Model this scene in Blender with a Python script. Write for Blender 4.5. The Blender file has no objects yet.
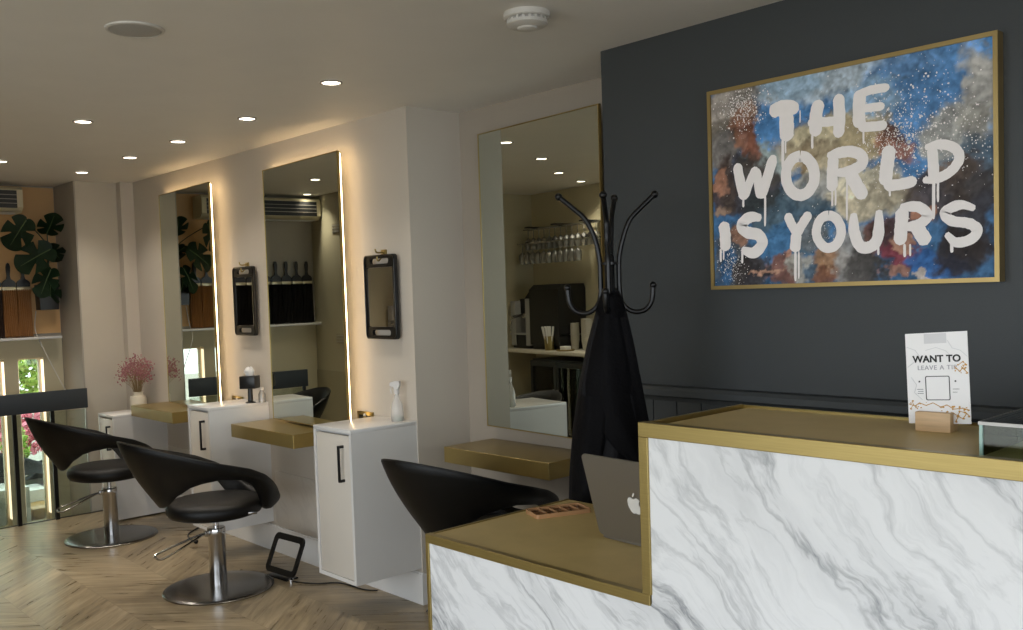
import bpy, bmesh, math, random
from mathutils import Vector, Matrix, noise
C = bpy.context.scene.collection
PI = math.pi
random.seed(7)
LK, WS, EXPO, CH3, CX3, CY3 = 1.2, 4.8, 0.14, 5, -2.965, 2.55
H = 2.39            # ceiling height
YW = 2.697          # face of the mirror wall and of the dark wall
YA = 3.0235         # back of the alcove
XL = -7.5           # window wall at the far end

# ------------------------------------------------------------------ colour / materials
def srgb(h):
    if isinstance(h, str):
        h = h.lstrip('#'); c = [int(h[i:i+2], 16)/255 for i in (0, 2, 4)]
    else: c = list(h)
    return [x/12.92 if x <= .04045 else ((x+.055)/1.055)**2.4 for x in c] + [1]
class N:
    def __init__(s, name):
        s.m = bpy.data.materials.new(name); s.m.use_nodes = True
        s.t = s.m.node_tree; s.b = s.t.nodes['Principled BSDF']; s.o = s.t.nodes['Material Output']
    def n(s, typ, **kw):
        x = s.t.nodes.new(typ)
        for k, v in kw.items():
            if k.startswith('i_'): x.inputs[int(k[2:]) if k[2:].isdigit() else k[2:]].default_value = v
            else: setattr(x, k, v)
        return x
    def l(s, a, b): s.t.links.new(a, b)
    def math(s, op, a, b=0.0, c=None):
        x = s.n('ShaderNodeMath', operation=op)
        for i, v in enumerate((a, b) if c is None else (a, b, c)):
            if hasattr(v, 'links') or hasattr(v, 'is_linked'): s.l(v, x.inputs[i])
            else: x.inputs[i].default_value = v
        return x.outputs[0]
    def ramp(s, fac, stops):
        r = s.n('ShaderNodeValToRGB'); e = r.color_ramp.elements
        while len(e) < len(stops): e.new(.5)
        for k, (p, c) in enumerate(stops): e[k].position = p; e[k].color = c
        s.l(fac, r.inputs[0]); return r.outputs[0]
def mat(name, col, rough=.5, metal=0., bump=0., bscale=60, var=0., vscale=6, trans=0., emit=0., emc=None, coat=0., spec=None, aniso=None):
    q = N(name); c = srgb(col); b = q.b
    b.inputs['Base Color'].default_value = c; b.inputs['Roughness'].default_value = rough; b.inputs['Metallic'].default_value = metal
    if trans: b.inputs['Transmission Weight'].default_value = trans
    if coat: b.inputs['Coat Weight'].default_value = coat
    if spec is not None: b.inputs['Specular IOR Level'].default_value = spec
    if emit:
        b.inputs['Emission Color'].default_value = srgb(emc or col); b.inputs['Emission Strength'].default_value = emit
    tc = q.n('ShaderNodeTexCoord')
    if var:
        nz = q.n('ShaderNodeTexNoise'); nz.inputs['Scale'].default_value = vscale; nz.inputs['Detail'].default_value = 6
        if aniso:
            mp = q.n('ShaderNodeMapping'); mp.inputs['Scale'].default_value = aniso
            q.l(tc.outputs['Object'], mp.inputs[0]); q.l(mp.outputs[0], nz.inputs[0])
        else: q.l(tc.outputs['Object'], nz.inputs[0])
        q.l(q.ramp(nz.outputs[0], [(.3, [x*(1-var) for x in c[:3]]+[1]), (.7, [min(1, x*(1+var)) for x in c[:3]]+[1])]), b.inputs['Base Color'])
    if bump:
        nz = q.n('ShaderNodeTexNoise'); nz.inputs['Scale'].default_value = bscale; nz.inputs['Detail'].default_value = 4
        q.l(tc.outputs['Object'], nz.inputs[0])
        bp = q.n('ShaderNodeBump'); bp.inputs['Strength'].default_value = bump; bp.inputs['Distance'].default_value = .01
        q.l(nz.outputs[0], bp.inputs['Height']); q.l(bp.outputs[0], b.inputs['Normal'])
    return q.m
def glass_mat(name, tint, refl=.12, rough=.02):
    q = N(name); q.t.nodes.remove(q.b)
    tr = q.n('ShaderNodeBsdfTransparent'); tr.inputs[0].default_value = srgb(tint)
    gl = q.n('ShaderNodeBsdfGlossy'); gl.inputs['Roughness'].default_value = rough
    fr = q.n('ShaderNodeFresnel'); fr.inputs[0].default_value = 1.45
    f = q.math('MAXIMUM', q.math('MULTIPLY', fr.outputs[0], 1.0), refl)
    mx = q.n('ShaderNodeMixShader'); q.l(f, mx.inputs[0]); q.l(tr.outputs[0], mx.inputs[1]); q.l(gl.outputs[0], mx.inputs[2])
    q.l(mx.outputs[0], q.o.inputs[0]); return q.m
def mirror_mat(name, tint):
    q = N(name); q.b.inputs['Base Color'].default_value = srgb(tint); q.b.inputs['Metallic'].default_value = 1; q.b.inputs['Roughness'].default_value = .0
    return q.m
def marble_mat(name, base='#dcdddf', vein='#83868b', rough=.2, amt=1.05, scale=1.0):
    q = N(name); tc = q.n('ShaderNodeTexCoord')
    mp = q.n('ShaderNodeMapping'); q.l(tc.outputs['Object'], mp.inputs[0])
    mp.inputs['Rotation'].default_value = (0, math.radians(-47), 0)      # veins fall to the right at about 45 degrees
    mp.inputs['Scale'].default_value = (scale, scale, scale)
    # warp
    w = q.n('ShaderNodeTexNoise'); w.inputs['Scale'].default_value = 2.2; w.inputs['Detail'].default_value = 5
    q.l(mp.outputs[0], w.inputs[0])
    ws = q.n('ShaderNodeVectorMath', operation='MULTIPLY_ADD'); q.l(w.outputs['Color'], ws.inputs[0]); ws.inputs[1].default_value = (.28, .28, .28); q.l(mp.outputs[0], ws.inputs[2])
    def ridged(sx, sz, detail, w0, off):
        m2 = q.n('ShaderNodeMapping'); m2.inputs['Scale'].default_value = (sx, 3.0, sz); m2.inputs['Location'].default_value = (off, off*.7, off*1.3)
        q.l(ws.outputs[0], m2.inputs[0])
        nz = q.n('ShaderNodeTexNoise'); nz.inputs['Scale'].default_value = 1; nz.inputs['Detail'].default_value = detail; nz.inputs['Roughness'].default_value = .6
        q.l(m2.outputs[0], nz.inputs[0])
        a = q.math('ABSOLUTE', q.math('SUBTRACT', nz.outputs[0], .5))
        v = q.math('SUBTRACT', 1.0, q.math('DIVIDE', a, w0)); return q.math('MAXIMUM', v, 0.0), nz.outputs[0]
    v1, n1 = ridged(1.6, 7.5, 8, .040, 3.1)
    v2, n2 = ridged(3.4, 17., 8, .035, 9.7)
    m3 = q.n('ShaderNodeMapping'); m3.inputs['Scale'].default_value = (1.1, 2, 5.2); m3.inputs['Location'].default_value = (5, 2, 8.3); q.l(ws.outputs[0], m3.inputs[0])
    n3 = q.n('ShaderNodeTexNoise'); n3.inputs['Scale'].default_value = 1; n3.inputs['Detail'].default_value = 9; n3.inputs['Roughness'].default_value = .62; q.l(m3.outputs[0], n3.inputs[0])
    broad = q.math('MAXIMUM', q.math('MULTIPLY', q.math('SUBTRACT', n3.outputs[0], .50), 4.2), 0.0)
    broad = q.math('MINIMUM', broad, 1.0)
    s = q.math('ADD', q.math('MULTIPLY', v1, q.math('ADD', .35, q.math('MULTIPLY', broad, .6))), q.math('MULTIPLY', v2, q.math('ADD', .10, q.math('MULTIPLY', broad, .45))))
    m4 = q.n('ShaderNodeMapping'); m4.inputs['Scale'].default_value = (9, 20, 34); q.l(ws.outputs[0], m4.inputs[0])
    n4 = q.n('ShaderNodeTexNoise'); n4.inputs['Scale'].default_value = 1; n4.inputs['Detail'].default_value = 8; n4.inputs['Roughness'].default_value = .7; q.l(m4.outputs[0], n4.inputs[0])
    s = q.math('ADD', s, q.math('MULTIPLY', broad, q.math('ADD', .12, q.math('MULTIPLY', n4.outputs[0], .62))))
    s = q.math('MINIMUM', q.math('MULTIPLY', s, .85*amt), 1.0)
    q.l(q.ramp(s, [(0, srgb(base)), (1, srgb(vein))]), q.b.inputs['Base Color'])
    q.b.inputs['Roughness'].default_value = rough
    return q.m
def floor_mat():
    q = N('chevron_oak'); tc = q.n('ShaderNodeTexCoord'); sp = q.n('ShaderNodeSeparateXYZ'); q.l(tc.outputs['Object'], sp.inputs[0])
    X, Y = sp.outputs[0], sp.outputs[1]; B = .36; W = .150
    t = q.math('ADD', Y, 7.2-1.29)
    g = q.math('PINGPONG', t, B); band = q.math('FLOOR', q.math('DIVIDE', t, B))
    ac = q.math('ADD', X, g); al = q.math('SUBTRACT', X, g)
    ci = q.math('DIVIDE', q.math('ADD', ac, 40.), W); idx = q.math('FLOOR', ci); fr = q.math('FRACT', ci)
    cv = q.n('ShaderNodeCombineXYZ'); q.l(idx, cv.inputs[0]); q.l(band, cv.inputs[1])
    wn = q.n('ShaderNodeTexWhiteNoise'); wn.noise_dimensions = '3D'; q.l(cv.outputs[0], wn.inputs[0])
    gv = q.n('ShaderNodeCombineXYZ'); q.l(q.math('MULTIPLY', al, 1.6), gv.inputs[0]); q.l(q.math('MULTIPLY', ac, 16.), gv.inputs[1]); q.l(q.math('MULTIPLY', wn.outputs[0], 37.), gv.inputs[2])
    gn = q.n('ShaderNodeTexNoise'); gn.inputs['Scale'].default_value = 1.3; gn.inputs['Detail'].default_value = 7; gn.inputs['Roughness'].default_value = .62; gn.inputs['Distortion'].default_value = .6; q.l(gv.outputs[0], gn.inputs[0])
    base = q.math('ADD', q.math('MULTIPLY', wn.outputs[0], .15), q.math('MULTIPLY', gn.outputs[0], 1.0))
    col = q.ramp(base, [(.18, srgb('#5c503e')), (.42, srgb('#796b54')), (.58, srgb('#938368')), (.82, srgb('#b5a486'))])
    edge = q.math('MINIMUM', fr, q.math('SUBTRACT', 1.0, fr))
    e2 = q.math('MINIMUM', q.math('MULTIPLY', q.math('FRACT', q.math('DIVIDE', t, B)), 2.4), q.math('MULTIPLY', q.math('SUBTRACT', 1.0, q.math('FRACT', q.math('DIVIDE', t, B))), 2.4))
    gap = q.math('LESS_THAN', q.math('MINIMUM', edge, e2), .012)
    mx = q.n('ShaderNodeMix', data_type='RGBA'); q.l(q.math('MULTIPLY', gap, .28), mx.inputs[0]); q.l(col, mx.inputs[6]); mx.inputs[7].default_value = srgb('#4a4032')
    q.l(mx.outputs[2], q.b.inputs['Base Color']); q.b.inputs['Roughness'].default_value = .34
    q.l(q.math('ADD', .20, q.math('MULTIPLY', gn.outputs[0], .20)), q.b.inputs['Roughness'])
    return q.m
M = dict(
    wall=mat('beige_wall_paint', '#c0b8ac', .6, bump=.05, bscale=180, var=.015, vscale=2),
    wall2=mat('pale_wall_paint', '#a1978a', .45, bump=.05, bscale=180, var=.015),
    ceil=mat('ceiling_paint', '#e2dfda', .55, bump=.04, bscale=90, var=.015),
    olive=mat('olive_wall_paint', '#a39b82', .6, var=.02), olive2=mat('olive_dado_paint', '#968d74', .55, var=.02),
    cream=mat('cream_wall_paint', '#c6bc9f', .6, var=.02),
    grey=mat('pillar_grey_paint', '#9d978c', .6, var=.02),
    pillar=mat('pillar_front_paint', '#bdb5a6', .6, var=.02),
    tan=mat('tan_wallpaper', '#c9a06c', .6, var=.04),
    dark=mat('charcoal_wall_paint', '#34383a', .5, bump=.06, bscale=220, var=.03, vscale=3),
    dark2=mat('charcoal_panel_paint', '#34383a', .5, var=.03),
    floor=floor_mat(), marble=marble_mat('desk_marble'),
    marble2=marble_mat('wall_marble', '#c9c2b8', '#9b9489', .3, .5),
    ctop=mat('speckled_worktop', '#cfc8b8', .3, var=.12, vscale=60),
    gold=mat('brushed_brass', '#a3905c', .34, .9, var=.08, vscale=10, aniso=(1, 8, 40)),
    goldtop=mat('brass_worktop', '#c2ac76', .42, .1, spec=.22, var=.05, vscale=12, bump=.03, bscale=40),
    goldshelf=mat('brass_shelf', '#94804c', .3, .55, var=.05, vscale=8),
    white=mat('white_lacquer', '#d9d8d6', .25, coat=.2, var=.008), door=mat('white_door_lacquer', '#cfc9bf', .4),
    black=mat('black_plastic', '#0c0c0d', .35), blackm=mat('black_metal', '#101011', .3, .4),
    leather=mat('black_leatherette', '#060606', .46, spec=.3, bump=.12, bscale=350, var=.1),
    chrome=mat('chrome', '#c4c4c5', .16, 1.), steel=mat('dark_steel_plate', '#8a8886', .24, 1., var=.05, aniso=(1, 20, 1)),
    mirror=mirror_mat('mirror_silver', '#c6cac0'), hmirror=mirror_mat('hand_mirror_silver', '#d0ccc4'),
    led=mat('warm_led_strip', '#ffe0b0', .5, emit=10, emc='#ffdcaa'),
    led_glow=mat('led_and_reveal_glow', '#ffd9a0', .5, emit=1.6, emc='#ffecd0'),  # fridge strip, and the glow put onto the window reveals
    ferr=mat('pale_ferrule', '#c9bfa0', .3, .5), goldf=mat('gold_picture_frame', '#a08a5a', .38, .8, var=.05),
    lamp=mat('downlight_diffuser', '#ffffff', .5, emit=9, emc='#fff2e0'), ring=mat('downlight_ring', '#9a948b', .4, .3),
    plastic=mat('white_plastic', '#c9c6c0', .4), greyp=mat('grey_plastic', '#a5a3a0', .5, bump=.2, bscale=600),
    teal=mat('slate_rail_paint', '#2b3238', .55),
    cloth=mat('black_nylon_cloth', '#0d0c10', .75, spec=.25, bump=.25, bscale=90, var=.15, vscale=9),
    alu=mat('grey_aluminium', '#9b9894', .38, .85), logo=mat('logo_white', '#d9d7d2', .3, emit=.0),
    wood=mat('oak_block', '#cfae86', .5, var=.14, vscale=14, aniso=(1, 1, 9)),
    woodb=mat('oak_board', '#b08a4e', .4, var=.12, vscale=8, aniso=(9, 1, 1)),
    glass=glass_mat('clear_glass', '#e6efec', .05), pane=glass_mat('balustrade_glass', '#e9eeea', .05), gedge=mat('glass_edge', '#8fb0a8', .1, coat=.3),
    amber=glass_mat('amber_acrylic', '#e3c09a', .12), clear=glass_mat('clear_plastic', '#f1f0ee', .28, .45), amberp=mat('amber_plastic', '#b58a63', .2, coat=.4), milk=mat('milky_clear_plastic', '#e9e7e3', .18, coat=.5), frost=mat('frosted_white_plastic', '#cfccc8', .3),
    leaf=mat('monstera_leaf_green', '#1f3a22', .35, var=.25, vscale=20), leafv=mat('leaf_vein_pale', '#5d7348', .5),
    vase=mat('cream_ceramic', '#cfc8b6', .45, var=.02), pink=mat('dusty_pink_blossom', '#a06c70', .8, var=.25, vscale=80), straw=mat('dried_stem', '#8a7550', .8),
    green=mat('garden_leaf_green', '#9cb955', .6, var=.5, vscale=25), blossom=mat('blossom_pink', '#e8889a', .7, var=.35, vscale=20), stone=mat('pale_paving', '#a9a499', .8, var=.1),
    card=mat('white_card', '#e8e6e6', .45), ink=mat('black_ink', '#101010', .6), inkg=mat('grey_ink', '#9a98a0', .6), inkgold=mat('gold_foil_print', '#b98a3c', .5, .2), cardgrey=mat('pale_grey_print', '#cfced0', .5),
    paint=mat('white_brush_paint', '#f6efec', .7, var=.02, vscale=30),
    hair=[mat('black_hair', '#0d0a09', .45, var=.5, vscale=8, aniso=(1, 60, 1)), mat('dark_brown_hair', '#2a1710', .45, var=.4, vscale=8, aniso=(1, 60, 1)), mat('light_brown_hair', '#8a5f35', .45, var=.3, vscale=8, aniso=(1, 60, 1))],
    red=mat('red_can', '#a8202a', .35, .2), tissue=mat('white_tissue', '#e2dfda', .8), paper=mat('paper_cup_white', '#c9c4b8', .7, var=.05),
)

M['milk'].node_tree.nodes['Principled BSDF'].inputs['Alpha'].default_value = .38
# ------------------------------------------------------------------ geometry helpers
def B(): return bmesh.new()
def abox(bm, x0, x1, y0, y1, z0, z1, bev=0., seg=2, mx=None):
    vs = [bm.verts.new((x, y, z)) for x in (x0, x1) for y in (y0, y1) for z in (z0, z1)]
    f = [bm.faces.new([vs[i] for i in q]) for q in ((0, 1, 3, 2), (4, 6, 7, 5), (0, 4, 5, 1), (2, 3, 7, 6), (0, 2, 6, 4), (1, 5, 7, 3))]
    if bev:
        es = list({e for q in f for e in q.edges}); r = bmesh.ops.bevel(bm, geom=es, offset=bev, segments=seg, affect='EDGES', profile=.5)
        vs = list({v for q in r['faces'] for v in q.verts} | {v for v in vs if v.is_valid})
    if mx: bmesh.ops.transform(bm, matrix=mx, verts=vs)
    return bm
def lathe(bm, prof, cx=0, cy=0, cz=0, n=32, mx=None):
    rings = []
    allv = []
    for r, z in prof:
        if r < 1e-6: v = [bm.verts.new((cx, cy, cz+z))]
        else: v = [bm.verts.new((cx+r*math.cos(k*2*PI/n), cy+r*math.sin(k*2*PI/n), cz+z)) for k in range(n)]
        rings.append(v); allv += v
    for a, b in zip(rings, rings[1:]):
        for k in range(n):
            q = [a[k % len(a)], a[(k+1) % len(a)], b[(k+1) % len(b)], b[k % len(b)]]
            q2 = []
            for v in q:
                if v not in q2: q2.append(v)
            if len(q2) > 2: bm.faces.new(q2)
    if mx: bmesh.ops.transform(bm, matrix=mx, verts=allv)
    return bm
def smooth_path(pts, n=6, closed=False):
    P = [Vector(p) for p in pts]; out = []; L = len(P)
    rng = range(L if closed else L-1)
    for i in rng:
        g = (lambda k: P[k % L]) if closed else (lambda k: P[max(0, min(L-1, k))])
        a, b, c, d = g(i-1), g(i), g(i+1), g(i+2)
        for k in range(n):
            t = k/n; out.append(.5*((2*b)+(c-a)*t+(2*a-5*b+4*c-d)*t*t+(3*b-a-3*c+d)*t**3))
    if not closed: out.append(P[-1])
    return out
def tube(bm, pts, r, n=10, closed=False, cap=True):
    P = [Vector(p) for p in pts]; L = len(P); rings = []; up = Vector((0, 0, 1)); prev = None
    for i, p in enumerate(P):
        if closed: t = P[(i+1) % L]-P[i-1]
        else: t = P[min(L-1, i+1)]-P[max(0, i-1)]
        t.normalize()
        if prev is None:
            a = up if abs(t.dot(up)) < .9 else Vector((1, 0, 0)); u = t.cross(a).normalized()
        else: u = (prev-t*prev.dot(t)).normalized()
        prev = u; w = t.cross(u); rr = r[i] if isinstance(r, (list, tuple)) else r
        rings.append([bm.verts.new(p+u*rr*math.cos(k*2*PI/n)+w*rr*math.sin(k*2*PI/n)) for k in range(n)])
    for i in range(L if closed else L-1):
        a, b = rings[i], rings[(i+1) % L]
        for k in range(n): bm.faces.new([a[k], a[(k+1) % n], b[(k+1) % n], b[k]])
    if cap and not closed: bm.faces.new(rings[0][::-1]); bm.faces.new(rings[-1])
    return bm
def ball(bm, c, r, u=12, v=8, sc=(1, 1, 1)):
    bmesh.ops.create_uvsphere(bm, u_segments=u, v_segments=v, radius=r, matrix=Matrix.Translation(c) @ Matrix.Diagonal((*sc, 1))); return bm
def prism(bm, poly, y0, y1, axis='y', mx=None):
    """poly in (x,z); extruded along y"""
    mk = {'y': lambda a, b, d: (a, d, b), 'z': lambda a, b, d: (a, b, d), 'x': lambda a, b, d: (d, a, b)}[axis]
    A = [bm.verts.new(mk(a, b, y0)) for a, b in poly]; Bv = [bm.verts.new(mk(a, b, y1)) for a, b in poly]; n = len(poly)
    f = [bm.faces.new(A), bm.faces.new(Bv[::-1])]
    for k in range(n): f.append(bm.faces.new([A[k], Bv[k], Bv[(k+1) % n], A[(k+1) % n]]))
    for q in f: q.normal_update()
    if n > 4: bmesh.ops.triangulate(bm, faces=f[:2], ngon_method='EAR_CLIP')
    if mx: bmesh.ops.transform(bm, matrix=mx, verts=A+Bv)
    return bm
def rrect(x0, x1, z0, z1, r, n=5):
    o = []
    for cx, cz, a in ((x1-r, z1-r, 0), (x0+r, z1-r, 90), (x0+r, z0+r, 180), (x1-r, z0+r, 270)):
        for k in range(n+1):
            t = math.radians(a+90*k/n); o.append((cx+r*math.cos(t), cz+r*math.sin(t)))
    return o
def frame(bm, outer, inner, y0, y1):
    """ring between two outlines of equal length (x,z), extruded along y"""
    n = len(outer); V = []
    for y in (y0, y1):
        V.append([bm.verts.new((a, y, b)) for a, b in outer]); V.append([bm.verts.new((a, y, b)) for a, b in inner])
    o0, i0, o1, i1 = V
    for k in range(n):
        j = (k+1) % n
        for q in ([o0[k], o0[j], i0[j], i0[k]], [o1[j], o1[k], i1[k], i1[j]], [o0[k], o1[k], o1[j], o0[j]], [i0[j], i1[j], i1[k], i0[k]]): bm.faces.new(q)
    return bm
def obj(name, bm, m, parent=None, smooth=True, world=True, ang=40):
    bmesh.ops.recalc_face_normals(bm, faces=bm.faces)
    me = bpy.data.meshes.new(name); 
    if parent is not None and world:
        bm.transform(root_matrix(parent).inverted())
    bm.to_mesh(me); bm.free(); me.materials.append(m)
    if smooth:
        for p in me.polygons: p.use_smooth = True
        try: me.set_sharp_from_angle(angle=math.radians(ang))
        except Exception: pass
    o = bpy.data.objects.new(name, me); C.objects.link(o)
    if parent is not None: o.parent = parent
    return o
def root_matrix(o):
    m = Matrix.Identity(4)
    while o is not None:
        m = (Matrix.Translation(o.location) @ o.rotation_euler.to_matrix().to_4x4()) @ m; o = o.parent
    return m
def tag(o, label, cat, group=None, kind=None):
    if label: o['label'] = label
    if cat: o['category'] = cat
    if group: o['group'] = group
    if kind: o['kind'] = kind
    return o
def thing(name, label, cat, loc=(0, 0, 0), rz=0., group=None):
    o = bpy.data.objects.new(name, None); o.empty_display_size = .1; C.objects.link(o); o.location = loc; o.rotation_euler = (0, 0, rz)
    return tag(o, label, cat, group)
def struct(name, bm, m, smooth=False, parent=None):
    o = obj(name, bm, m, parent, smooth=smooth)
    if parent is None: o['kind'] = 'structure'
    return o
def dup(root, loc=None, rz=None, label=None, group=None):
    r = root.copy(); C.objects.link(r)
    if loc is not None: r.location = loc
    if rz is not None: r.rotation_euler = (0, 0, rz)
    if label: r['label'] = label
    if group: r['group'] = group
    for ch in list(root.children):
        c = ch.copy(); C.objects.link(c); c.parent = r
        for g in list(ch.children):
            d = g.copy(); C.objects.link(d); d.parent = c
    return r
def text_bm(body, size, bold=0., spacing=1., ext=.0004):
    cu = bpy.data.curves.new('t', 'FONT'); cu.body = body; cu.size = size; cu.extrude = ext; cu.offset = bold; cu.space_character = spacing; cu.align_x = 'CENTER'
    ob = bpy.data.objects.new('t', cu); C.objects.link(ob); dg = bpy.context.evaluated_depsgraph_get()
    me = bpy.data.meshes.new_from_object(ob.evaluated_get(dg)); bm = bmesh.new(); bm.from_mesh(me)
    bpy.data.objects.remove(ob); bpy.data.curves.remove(cu); bpy.data.meshes.remove(me)
    return bm
# ------------------------------------------------------------------ the setting
struct('floor', abox(B(), -7.02, 3.2, -3.2, 3.2, -.06, 0), M['floor'])
struct('trim_5', abox(B(), -7.045, -7.02, 1.10, 2.4, -.10, .004), M['blackm'])
struct('ceiling', abox(B(), -7.7, 3.2, -3.2, 3.3, H, H+.15), M['ceil'])
struct('wall_mirror', abox(B(), -6.98, -3.609, YW, 3.3, -.06, H), M['wall'])
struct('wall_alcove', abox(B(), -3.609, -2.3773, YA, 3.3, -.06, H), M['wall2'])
bm = abox(B(), -2.3773, 3.2, YW, 3.3, 1.09, H); abox(bm, -2.3773, 3.2, YW+.012, 3.3, -.06, 1.09)
struct('wall_dark', bm, M['dark'])
bm = B()
x = -2.3773
while x < 3.1:
    abox(bm, x, x+.102, YW-.002, YW+.012, .14, 1.09); x += .106
struct('trim_1', bm, M['dark2'])
bm = B()                                              # dado rail above the boarding
prism(bm, [(YW-.03, 1.128), (YW-.024, 1.14), (YW-.012, 1.143), (YW+.012, 1.145), (YW+.012, 1.085), (YW-.012, 1.088), (YW-.018, 1.10), (YW-.030, 1.108)], -2.3773, 3.2, 'x')
struct('trim_2', bm, M['dark'])
struct('baseboard_dark', abox(B(), -2.3773, 3.2, YW-.008, YW+.012, 0, .14), M['dark'])
# baseboards of the mirror wall and of the alcove
def skirt(bm, x0, x1, y0, y1): abox(bm, x0, x1, y0, y1, 0, .15, .003)
bm = B(); abox(bm, -6.98, -3.597, YW-.014, YW, 0, .148); abox(bm, -6.98, -3.600, YW-.009, YW, .148, .156)
struct('baseboard_mirror', bm, M['white'])
bm = B(); abox(bm, -3.609, -3.597, YW, YA-.012, 0, .15); struct('baseboard_return', bm, M['white'])
bm = B(); abox(bm, -3.609, -2.3773, YA-.012, YA, 0, .15); struct('baseboard_alcove', bm, M['white'])
# far end: pilaster, pillar, window wall
struct('wall_pilaster', abox(B(), -7.3, -6.98, 2.603, 3.3, -.06, H), M['wall'])
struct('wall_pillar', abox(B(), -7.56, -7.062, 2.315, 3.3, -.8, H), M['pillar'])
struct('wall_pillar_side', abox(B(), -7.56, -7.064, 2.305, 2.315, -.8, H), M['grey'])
# openings in the window wall (y0,y1)
WZ0, WZ1 = -.12, 1.125
OPS = [(1.72, 1.90), (1.993, 2.168)]
bm = B(); T = XL-.16
ys = [1.02]+[v for o in OPS for v in o]+[2.32]
for a, b in zip(ys[::2], ys[1::2]): abox(bm, T, XL, a, b, WZ0, WZ1)
abox(bm, T, XL, 1.02, 2.32, WZ1, 1.262); abox(bm, T, XL, 1.02, 2.32, -.8, WZ0)
struct('wall_window', bm, M['cream'])
struct('wall_window_upper', abox(B(), T, XL-.002, 1.02, 2.32, 1.262, H), M['grey'])
struct('trim_3', abox(B(), XL-.002, XL+.006, 1.72, 2.30, 1.30, H-.01), M['tan'])
for k, (a, b) in enumerate(OPS):                      # slim frames; added emissive sheets make the reveals look lit
    w = frame(B(), rrect(a, b, WZ0, WZ1, .02, 2), rrect(a+.014, b-.014, WZ0+.014, WZ1-.014, .02, 2), 0, .05)
    w.transform(Matrix(((0, 1, 0, XL-.11), (1, 0, 0, 0), (0, 0, 1, 0), (0, 0, 0, 1))))
    fr = struct('window_%d' % (k+1), w, M['cream'])
    struct('window_glass', abox(B(), XL-.087, XL-.083, a+.012, b-.012, WZ0+.01, WZ1-.01), M['pane'], parent=fr)
    l = B()
    for yy in (a+.0005, b-.002): abox(l, XL-.10, XL-.004, yy, yy+.0015, -.05, WZ1-.02)  # no lamp here: thin glowing skins on both reveal sides
    struct('glow_strip', l, M['led_glow'], parent=fr)
struct('wall_olive', abox(B(), -7.7, -6.77, .98, 1.10, -.8, H), M['olive'])
struct('wall_nook', abox(B(), -6.79, -6.77, .15, .98, -.06, H), M['cream'])
struct('trim_4', abox(B(), -7.5, -6.765, 1.10, 1.106, 0, .86), M['olive2'])
struct('wall_coffee', abox(B(), -6.79, -4.3, .15, .277, -.06, H), M['cream'])
struct('wall_side', abox(B(), -4.3, -4.2, -3.1, .277, -.06, H), M['olive'])
bm = B(); abox(bm, 3.1, 3.2, -3.2, -2.6, -.06, H); abox(bm, 3.1, 3.2, 1.6, 3.3, -.06, H); abox(bm, 3.1, 3.2, -2.6, 1.6, -.06, .45); abox(bm, 3.1, 3.2, -2.6, 1.6, 2.2, H)
struct('wall_right', bm, M['wall2'])
struct('stairwell_floor', abox(B(), -7.56, -7.045, 1.10, 2.31, -.8, -.45), M['stone'])
# shop front with the large opening that lets daylight in
bm = B()
abox(bm, -4.3, 3.2, -3.2, -3.1, -.06, .35); abox(bm, -4.3, 3.2, -3.2, -3.1, 2.25, H); abox(bm, -4.3, -4.0, -3.2, -3.1, .35, 2.25)
abox(bm, 2.9, 3.2, -3.2, -3.1, .35, 2.25); abox(bm, -.75, -.65, -3.2, -3.1, .35, 2.25)
struct('wall_shopfront', bm, M['wall2'])
struct('ground', abox(B(), -30, 20, -30, 20, -.95, -.81), M['stone'])

# ------------------------------------------------------------------ outdoors seen through the window slots
def shrub(name, label, cat, c, r, m, n, sz):
    bm = B(); rnd = random.Random(len(name)*31+int(c[1]*10))
    for k in range(n):
        d = Vector((rnd.gauss(0, 1), rnd.gauss(0, 1), rnd.gauss(0, 1))).normalized()*(rnd.random()**.4)
        p = Vector(c)+Vector((d.x*r[0], d.y*r[1], d.z*r[2])); s = sz*rnd.uniform(.6, 1.3)
        mx = Matrix.Translation(p) @ Matrix.Rotation(rnd.uniform(0, 6.3), 4, Vector((rnd.random()-.5, rnd.random()-.5, rnd.random()-.5)).normalized())
        v = [bm.verts.new(mx @ Vector(q)) for q in ((-s, 0, 0), (0, -s*.5, s*.1), (s, 0, 0), (0, s*.5, s*.1))]
        bm.faces.new(v)
    t = thing(name, label, cat, (c[0], c[1], -.81))
    obj('foliage', bm, m, t, smooth=False)['kind'] = 'stuff'
    b2 = B(); tube(b2, [(c[0], c[1], -.81), (c[0]+.03, c[1], c[2]-r[2]*.4), (c[0]-.02, c[1]+.05, c[2]+r[2]*.3)], [.05, .04, .015], 8); obj('trunk', b2, M['straw'], t)
shrub('garden_tree', 'bright green leafy tree seen through the top of the window slots', 'tree', (-12.2, 3.05, 1.05), (.9, 1.7, .75), M['green'], 3800, .075)
shrub('blossom_bush', 'pink flowering bush seen through the window slots under the tree', 'bush', (-11.2, 2.95, .16), (.5, .95, .28), M['blossom'], 1900, .045)
shrub('low_shrub', 'small yellow-green shrub beside the outdoor black chairs', 'bush', (-10.25, 2.66, .10), (.16, .13, .24), M['green'], 420, .035)
bm = abox(B(), -10.6, -10.5, 1.2, 4.2, -.81, -.25, .01); tag(obj('garden_wall', bm, M['stone']), 'low pale stone wall outside behind the black chairs', 'garden wall')
bm = B(); abox(bm, -8.02, -7.70, 1.2, 2.08, -.81, .14, .006); abox(bm, -8.30, -8.02, 1.2, 2.30, -.81, .05, .006)
tag(obj('planter_bench', bm, M['white']), 'white stepped bench outside behind the window slots', 'bench')
bm = B(); abox(bm, -8.0, -7.70, 2.095, 2.45, -.10, -.04, .004); abox(bm, -7.95, -7.75, 2.12, 2.42, -.81, -.10)
tag(obj('plank_table', bm, M['woodb']), 'low table with a honey wooden plank top outside the window slots', 'table')

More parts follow.
